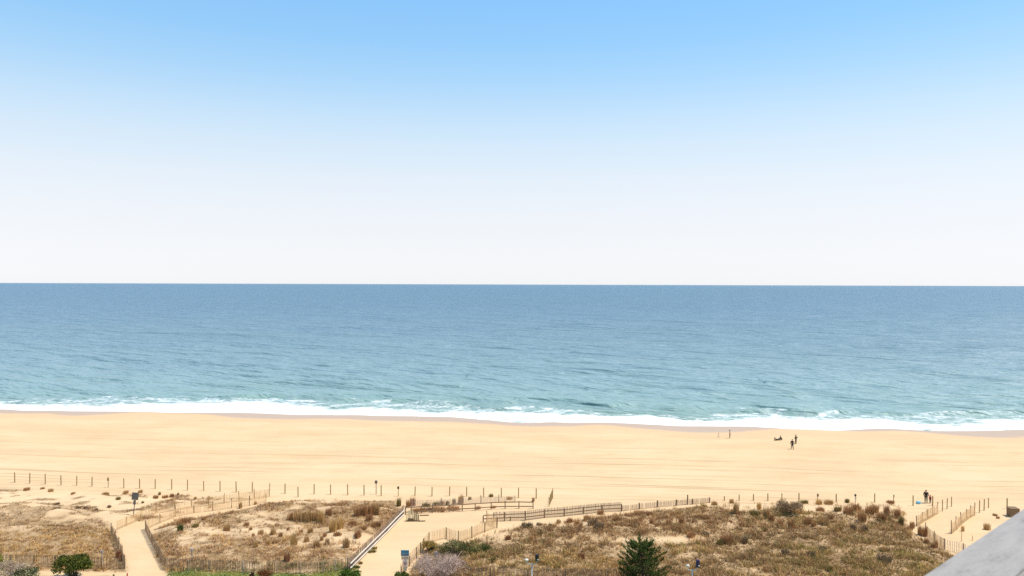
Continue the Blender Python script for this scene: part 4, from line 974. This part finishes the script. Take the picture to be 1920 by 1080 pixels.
shrub(1478, 962, 54, 24, 'broad purplish brown shrub on the crest of the right dune', [(0.36, 0.22, 0.14), (0.30, 0.18, 0.11), (0.24, 0.19, 0.07)], 'brown_shrub', 3400, 0.12, seed=9, bare=True, tw='post_d')
shrub(497, 1084, 30, 15, 'low rusty orange shrub at the bottom below the slat fence', [(0.26, 0.10, 0.03), (0.14, 0.055, 0.02)], 'rusty_shrub', 1300, 0.10, seed=10)
shrub(473, 1086, 10, 15, 'small dark rusty plant left of the orange shrub', [(0.12, 0.05, 0.03), (0.07, 0.04, 0.02)], 'rusty_shrub', 500, 0.09, seed=12, nclump=6)
shrub(657, 1080, 40, 8, 'dark green grass tussock at the foot of the white handrail', [(0.05, 0.10, 0.015), (0.09, 0.14, 0.02)], 'green_tussock', 2200, 0.13, seed=13)

def pine(px, py, hpx, wpx):
    rr = np.random.default_rng(77); p = hit(px, py); k = mpp(p); Hh = hpx * k; Wd = wpx * k
    r = thing('pine_tree', 'young dark green pine with a single leader shoot standing in the right dune grass', 'tree', p, 0)
    bm = bmesh.new(); lx = -0.02 * Hh * 3.2
    tube(bm, [(0, 0, -.3), (0, 0, Hh * .4), (lx * .6, 0, Hh * .75), (lx, 0, Hh)], [0.14, 0.10, 0.05, 0.02], 8)
    put('trunk', bm_mesh('trunk', bm, M['bark']), parent=r)
    tips = []; bl = bmesh.new()
    levels = [(0.08, 0.52), (0.16, 0.54), (0.26, 0.52), (0.37, 0.50), (0.48, 0.46), (0.58, 0.38), (0.67, 0.29), (0.74, 0.22)]
    for li, (t, fr) in enumerate(levels):
        nb_ = 9 if t < .5 else 8
        for j in range(nb_):
            a = j * 2 * math.pi / nb_ + li * 0.7 + rr.uniform(-.25, .25); L = fr * Wd * rr.uniform(0.72, 1.08)
            z0 = t * Hh; rise = L * rr.uniform(0.22, 0.5)
            b0 = Vector((lx * max(0, t - .4) * 1.4, 0, z0)); b2 = b0 + Vector((math.cos(a) * L, math.sin(a) * L, rise)); b1 = b0.lerp(b2, .5) - Vector((0, 0, rise * .22))
            tube(bl, [b0, b1, b2], [0.04, 0.028, 0.01], 5)
            m = 15
            for q in range(m):
                s = 0.30 + 0.70 * (q + rr.uniform(0, 1)) / m
                c = b0 * (1 - s) ** 2 + b1 * 2 * s * (1 - s) + b2 * s * s
                sd = Vector((-math.sin(a), math.cos(a), 0)) * rr.normal(0, 0.16 * L * (1.1 - s)) + Vector((0, 0, rr.uniform(0, .12)))
                dv = Vector((math.cos(a) * .8, math.sin(a) * .8, 0.75)) + Vector(rr.normal(0, .35, 3))
                tips.append((c + sd, dv.normalized(), 0.34 * rr.uniform(.8, 1.2)))
            tips.append((b2 - Vector((0, 0, .05)), Vector((math.cos(a) * .5, math.sin(a) * .5, .9)).normalized(), 0.5))
    for q in range(9): tips.append((Vector((lx * (.72 + .03 * q), 0, Hh * (.80 + .022 * q))), Vector((rr.normal(0, .5), rr.normal(0, .5), .7)).normalized(), 0.24 if q in (0, 1, 2) else 0.34))
    for q in range(70):
        t = rr.uniform(.2, .75); tips.append((Vector((rr.normal(0, .3), rr.normal(0, .3), t * Hh)), Vector(rr.normal(0, 1, 3)).normalized(), 0.34))
    put('limbs', bm_mesh('limbs', bl, M['bark']), parent=r)
    B = np.array([t[0] for t in tips]); Dv = np.array([t[1] for t in tips]); Ls = np.array([t[2] for t in tips])
    nn = 26; N = len(B) * nn
    b = np.repeat(B, nn, 0); d = np.repeat(Dv, nn, 0); l = np.repeat(Ls, nn)
    along = rr.uniform(0, 1, N)
    d2 = d * rr.uniform(.5, 1.0, (N, 1)) + rr.normal(0, .45, (N, 3)); d2 /= np.linalg.norm(d2, axis=1)[:, None]
    st = b + d * (along * l)[:, None]; nl = rr.uniform(.12, .22, N)
    sd = np.cross(d2, rr.normal(0, 1, (N, 3))); sd /= np.linalg.norm(sd, axis=1)[:, None]; sd *= 0.020
    v = np.stack([st - sd, st + sd, st + d2 * nl[:, None]], 1).reshape(-1, 3); f = np.arange(N)[:, None] * 3 + np.array([[0, 1, 2]])
    cols = np.array([(0.05, 0.08, 0.02), (0.075, 0.11, 0.024), (0.125, 0.15, 0.034)])
    tt = np.repeat(cols[rr.integers(0, 3, len(B))], nn, 0) * rr.uniform(.75, 1.25, (N, 1))
    put('crown', np_mesh('crown', v, f, {'tint': ('FLOAT_COLOR', np.repeat(np.concatenate([tt, np.ones((N, 1))], 1), 3, 0))}, False), M['leaf'], parent=r)
pine(1205, 1100, 98, 90)

# ------------------------------------------------------------------ people
def skin_mesh(name, V, E, Rr, mat, sub=1):
    me = bpy.data.meshes.new(name + '_cage'); me.from_pydata([tuple(v) for v in V], E, []); me.update()
    o = bpy.data.objects.new(name + '_cage', me); COL.objects.link(o)
    m = o.modifiers.new('skin', 'SKIN'); m.use_smooth_shade = True
    sv = me.skin_vertices[0].data if me.skin_vertices else None
    if sv is None:
        bm = bmesh.new(); bm.from_mesh(me); bm.verts.layers.skin.verify(); bm.to_mesh(me); bm.free(); sv = me.skin_vertices[0].data
    for i, r_ in enumerate(Rr):
        sv[i].radius = (r_, r_) if isinstance(r_, float) else r_; sv[i].use_root = (i == 0)
    ss = o.modifiers.new('sub', 'SUBSURF'); ss.levels = sub; ss.render_levels = sub
    dg = bpy.context.evaluated_depsgraph_get(); ev = o.evaluated_get(dg)
    out = bpy.data.meshes.new_from_object(ev); out.name = name
    out.materials.clear(); out.materials.append(M[mat])
    bpy.data.objects.remove(o); bpy.data.meshes.remove(me)
    return out
def person(px, py, hgt, rz, label, J, top, bottom, hat=None, hair=True, shoes='shoe', z_off=0.0, lower_sleeve=True):
    """J: joints in a 1.75 m frame (x right, y forward, z up): pelvis chest neck head + L/R shoulder elbow wrist hip knee ankle toe"""
    p = hit(px, py); s = hgt / 1.75
    r = thing('person', label, 'person', p, rz, None)
    V = lambda n: Vector(J[n]) * s
    names = ['pelvis', 'chest', 'neck', 'head']; idx = {n: i for i, n in enumerate(names)}
    verts = [V(n) for n in names]; rad = [0.105 * s, 0.135 * s, 0.055 * s, 0.095 * s]
    edges = [(0, 1), (1, 2), (2, 3)]
    crown = V('head') + (V('head') - V('neck')).normalized() * 0.10 * s; verts.append(crown); rad.append(0.075 * s); edges.append((3, 4))
    def chain(par, pts, rs):
        q = par
        for P_, r_ in zip(pts, rs):
            verts.append(P_); rad.append(r_ * s); edges.append((q, len(verts) - 1)); q = len(verts) - 1
        return q
    fwd = Vector((0, 1, 0))
    for sd in 'LR':
        w = chain(1, [V('sh' + sd), V('el' + sd), V('wr' + sd)], [0.062, 0.046, 0.032])
        dv = (V('wr' + sd) - V('el' + sd)).normalized(); palm = V('wr' + sd) + dv * 0.075 * s
        pw = chain(w, [palm], [0.034])
        side = dv.cross(fwd); side = side.normalized() if side.length > 0.1 else Vector((1, 0, 0))
        for fi, fl in enumerate((0.062, 0.075, 0.07, 0.055)):
            b0 = palm + side * (fi - 1.5) * 0.021 * s + dv * 0.03 * s
            chain(pw, [b0, b0 + dv * fl * s * .6 + fwd * 0.008 * s, b0 + dv * fl * s + fwd * 0.022 * s], [0.009, 0.0085, 0.007])
        tb = V('wr' + sd) + dv * 0.03 * s + fwd * 0.03 * s
        chain(w, [tb, tb + (dv + fwd * .8) * 0.035 * s], [0.011, 0.009])
        chain(0, [V('hip' + sd), V('kn' + sd), V('an' + sd), V('toe' + sd)], [0.066, 0.054, 0.040, 0.034])
    body = skin_mesh('body', verts, edges, rad, 'skin')
    put('body', body, parent=r)
    # face: nose, ears, eyes sit on the head in front
    hc = V('head'); bm = bmesh.new(); ball(bm, hc + Vector((0, 0.098 * s, -0.005 * s)), 0.018 * s, 1, (0.8, 1.2, 1.4))
    for q in (-1, 1): ball(bm, hc + Vector((q * 0.088 * s, 0, 0)), 0.026 * s, 1, (0.5, 1, 1.3))
    put('face', bm_mesh('face', bm, M['skin'], True), parent=r)
    bm = bmesh.new()
    for q in (-1, 1): ball(bm, hc + Vector((q * 0.034 * s, 0.086 * s, 0.022 * s)), 0.012 * s, 1)
    bx(bm, (0.045 * s, 0.01 * s, 0.01 * s), hc + Vector((0, 0.09 * s, -0.05 * s))); put('eyes', bm_mesh('eyes', bm, M['hair'], True), parent=r)
    if hair:
        bm = bmesh.new(); ball(bm, hc + Vector((0, -0.018 * s, 0.05 * s)), 0.112 * s, 2, (0.98, 1.05, 0.95))
        for v in bm.verts:
            if v.co.y > hc.y + 0.06 * s and v.co.z < hc.z + 0.07 * s: v.co.y = hc.y + 0.05 * s
        put('hair', bm_mesh('hair', bm, M['hair'], True), parent=r)
    if hat:
        bm = bmesh.new(); tube(bm, [hc + Vector((0, 0, 0.075 * s)), hc + Vector((0, 0, 0.09 * s))], [0.24 * s, 0.23 * s], 14); tube(bm, [hc + Vector((0, 0, 0.09 * s)), hc + Vector((0, 0, 0.17 * s)), hc + Vector((0, 0, 0.19 * s))], [0.12 * s, 0.105 * s, 0.06 * s], 12)
        put('hat', bm_mesh('hat', bm, M[hat], True), parent=r)
    # clothes follow the body
    v2 = [V('pelvis').lerp(V('chest'), -0.22), V('chest'), V('neck').lerp(V('chest'), .45)]; r2 = [0.172 * s, 0.165 * s, 0.09 * s]; e2 = [(0, 1), (1, 2)]
    for sd in 'LR':
        q = 1
        for P_, r_ in ((V('sh' + sd), .085), (V('el' + sd), .064), (V('wr' + sd), .05)):
            v2.append(P_); r2.append(r_ * s); e2.append((q, len(v2) - 1)); q = len(v2) - 1
    put('jacket', skin_mesh('jacket', v2, e2, r2, top), parent=r)
    v3 = [V('pelvis').lerp(V('chest'), .22), V('pelvis').lerp((V('hipL') + V('hipR')) / 2, .6)]; r3 = [0.155 * s, 0.165 * s]; e3 = [(0, 1)]
    for sd in 'LR':
        q = 1
        for P_, r_ in ((V('hip' + sd).lerp(V('kn' + sd), .25), .108), (V('kn' + sd), .078), (V('an' + sd) + (V('kn' + sd) - V('an' + sd)) * .08, .06)):
            v3.append(P_); r3.append(r_ * s); e3.append((q, len(v3) - 1)); q = len(v3) - 1
    put('trousers', skin_mesh('trousers', v3, e3, r3, bottom), parent=r)
    for sd in 'LR':
        bm = bmesh.new(); tube(bm, [V('an' + sd) + (V('an' + sd) - V('toe' + sd)) * .35 - Vector((0, 0, .02 * s)), V('an' + sd).lerp(V('toe' + sd), .5), V('toe' + sd), V('toe' + sd) + (V('toe' + sd) - V('an' + sd)) * .2], [0.045 * s, 0.052 * s, 0.046 * s, 0.02 * s], 7)
        put('shoe', bm_mesh('shoe', bm, M[shoes], True), parent=r)
    return r
def pose(kind):
    J = dict(pelvis=(0, 0, .95), chest=(0, .01, 1.30), neck=(0, .01, 1.48), head=(0, .03, 1.61))
    for sd, q in (('L', -1), ('R', 1)):
        J['sh' + sd] = (q * .18, 0, 1.40); J['el' + sd] = (q * .24, -.02, 1.12); J['wr' + sd] = (q * .25, .06, .88)
        J['hip' + sd] = (q * .09, 0, .88); J['kn' + sd] = (q * .10, .02, .50); J['an' + sd] = (q * .11, 0, .08); J['toe' + sd] = (q * .12, .15, .035)
    if kind == 'walk':
        J['knL'] = (-.13, .14, .50); J['anL'] = (-.22, .20, .09); J['toeL'] = (-.25, .34, .04)
        J['knR'] = (.12, -.02, .48); J['anR'] = (.20, -.18, .10); J['toeR'] = (.22, -.04, .035)
        J['elL'] = (-.27, -.10, 1.13); J['wrL'] = (-.26, -.06, .88); J['elR'] = (.26, .06, 1.13); J['wrR'] = (.24, .2, .93)
    if kind == 'hips':
        J['elL'] = (-.40, -.05, 1.18); J['wrL'] = (-.22, .10, 1.02); J['elR'] = (.40, -.05, 1.18); J['wrR'] = (.22, .10, 1.02)
    if kind == 'stoop':
        J['chest'] = (0, .08, 1.29); J['neck'] = (0, .15, 1.46); J['head'] = (0, .22, 1.57)
        for sd, q in (('L', -1), ('R', 1)):
            J['sh' + sd] = (q * .20, .09, 1.38); J['el' + sd] = (q * .25, .12, 1.09); J['wr' + sd] = (q * .19, .24, .90)
    if kind == 'sit':
        J.update(pelvis=(0, 0, .14), chest=(0, .10, .46), neck=(0, .16, .64), head=(0, .22, .76))
        for sd, q in (('L', -1), ('R', 1)):
            J['sh' + sd] = (q * .18, .13, .56); J['el' + sd] = (q * .25, .28, .38); J['wr' + sd] = (q * .12, .46, .40)
            J['hip' + sd] = (q * .10, .05, .13); J['kn' + sd] = (q * .15, .40, .46); J['an' + sd] = (q * .12, .55, .08); J['toe' + sd] = (q * .13, .70, .04)
    if kind == 'recline':
        J.update(pelvis=(0, 0, .13), chest=(0, -.30, .34), neck=(0, -.42, .48), head=(0, -.46, .60))
        for sd, q in (('L', -1), ('R', 1)):
            J['sh' + sd] = (q * .18, -.36, .41); J['el' + sd] = (q * .24, -.50, .12); J['wr' + sd] = (q * .24, -.30, .05)
            J['hip' + sd] = (q * .10, .08, .12); J['kn' + sd] = (q * .13, .45, .24); J['an' + sd] = (q * .13, .85, .07); J['toe' + sd] = (q * .15, .90, .20)
    return J
person(1485.5, 842.2, 1.75, 2.6, 'person in charcoal jacket and dark trousers walking on the sand, nearer of the walking pair', pose('walk'), 'char_c', 'dark_c')
person(1492.3, 832.2, 1.62, 0.5, 'person in brown jacket with elbows out, farther of the walking pair', pose('hips'), 'olive_c', 'olive_c', hair=False, hat='straw')
person(1368.5, 821.5, 1.55, 1.2, 'person in a brown hat, pale top and dark trousers standing near the water', pose('stand'), 'sand_c', 'dark_c', hat='straw', hair=False)
person(1465.6, 825.6, 1.72, 1.3, 'person in dark clothes sitting upright on the sand near the surf', pose('sit'), 'dark_c', 'dark_c')
person(1456.2, 825.8, 1.50, -1.2, 'person in dark clothes leaning back on the sand beside the seated one', pose('recline'), 'dark_c', 'dark_c')
person(1736.3, 943.2, 1.84, 2.6, 'stooping adult in a dark jacket beside a child in red at the right path', pose('stoop'), 'dark_c', 'olive_c')
person(1744.2, 943.4, 1.08, 2.0, 'small child in a red jacket next to the stooping adult', pose('stand'), 'red_c', 'char_c', hair=False, hat='red_c')
# folding stand near the hat wearer
p = hit(1347.3, 821.2)
r = thing('folding_stand', 'thin grey three-legged stand on the sand left of the hat wearer', 'stand', p, 0)
for a in (0.4, 2.5, 4.6):
    bm = bmesh.new(); tube(bm, [(math.cos(a) * .20, math.sin(a) * .20, 0), (0, 0, .62)], 0.026, 6); put('leg', bm_mesh('leg', bm, M['galv']), parent=r)
bm = bmesh.new(); tube(bm, [(0, 0, .58), (0, 0, .88)], 0.04, 8); ball(bm, (0, 0, .92), .06, 1); put('head', bm_mesh('head', bm, M['grey_plate']), parent=r)
# crumpled blue cloth
p = hit(1722.5, 944.5); rr = np.random.default_rng(9)
bm = bmesh.new(); ball(bm, (0, 0, .12), .30, 4, (1.0, .7, .8))
for v in bm.verts:
    n_ = float(fbm(np.array([v.co.x * 4 + 9]), np.array([v.co.y * 4 + v.co.z * 3]), 7, 3)[0]); v.co *= 0.65 + 0.75 * n_
    if v.co.z < 0: v.co.z *= .15
o = put('blue_cloth', bm_mesh('blue_cloth', bm, M['blue_c'], True)); o.location = p; tag(o, 'crumpled pale blue cloth lying on the sand left of the stooping adult', 'cloth')

# ------------------------------------------------------------------ the balcony railing beside the camera
dz = 0.60
def at_h(px, py):
    d = ray(px, py); t = -dz / d[2]; return Vector(CAM + d * t)
A = at_h(1725, 1080); B = at_h(1920, 950); C_ = at_h(1918.5, 1074)
dr = (B - A); dr.z = 0; dr.normalize(); nn = Vector((-dr.y, dr.x, 0)); wid = abs((C_ - A).dot(nn))
org = A + dr * 0.4 - nn * wid / 2; org.z = CAMZ - dz
floor_z = org.z - 1.05
r = thing('balcony_railing', 'grey topped balcony railing close to the camera in the bottom right corner', 'railing', (org.x, org.y, floor_z), math.atan2(dr.y, dr.x))
bm = bmesh.new(); bx(bm, (7.0, wid, 0.04), (0.5, 0, 1.03)); bmesh.ops.bevel(bm, geom=bm.edges[:], offset=0.006, segments=2, affect='EDGES'); put('top_rail', bm_mesh('top_rail', bm, M['railtop']), parent=r)
bm = bmesh.new(); bx(bm, (6.96, 0.05, 0.05), (0.5, 0, 0.983)); put('under_rail', bm_mesh('under_rail', bm, M['black_p']), parent=r)
bm = bmesh.new(); bx(bm, (6.96, 0.05, 0.05), (0.5, 0, 0.10)); put('bottom_rail', bm_mesh('bottom_rail', bm, M['black_p']), parent=r)
bm = bmesh.new(); bx(bm, (0.022, 0.022, 0.83), (0, 0, 0)); bal = bm_mesh('baluster', bm, M['black_p'])
for j in range(58):
    o = put('baluster', bal, parent=r); o.location = (-2.9 + j * 0.12, 0, 0.541)
bm = bmesh.new(); bx(bm, (0.07, 0.07, 0.955), (0, 0, 0)); pm = bm_mesh('post', bm, M['black_p'])
for xx in (-2.95, -1.21, 0.53, 2.27, 3.95):
    o = put('post', pm, parent=r); o.location = (xx + 0.01, 0.062, 0.4775)
bm = bmesh.new(); bx(bm, (7.2, 3.0, 0.2), (0, 0, 0)); fl = put('balcony_floor', bm_mesh('balcony_floor', bm, M['galv']), kind='structure')
fl.location = org - nn * (1.5 - 0.12) + dr * 0.5; fl.location.z = floor_z - 0.1; fl.rotation_euler = (0, 0, math.atan2(dr.y, dr.x))
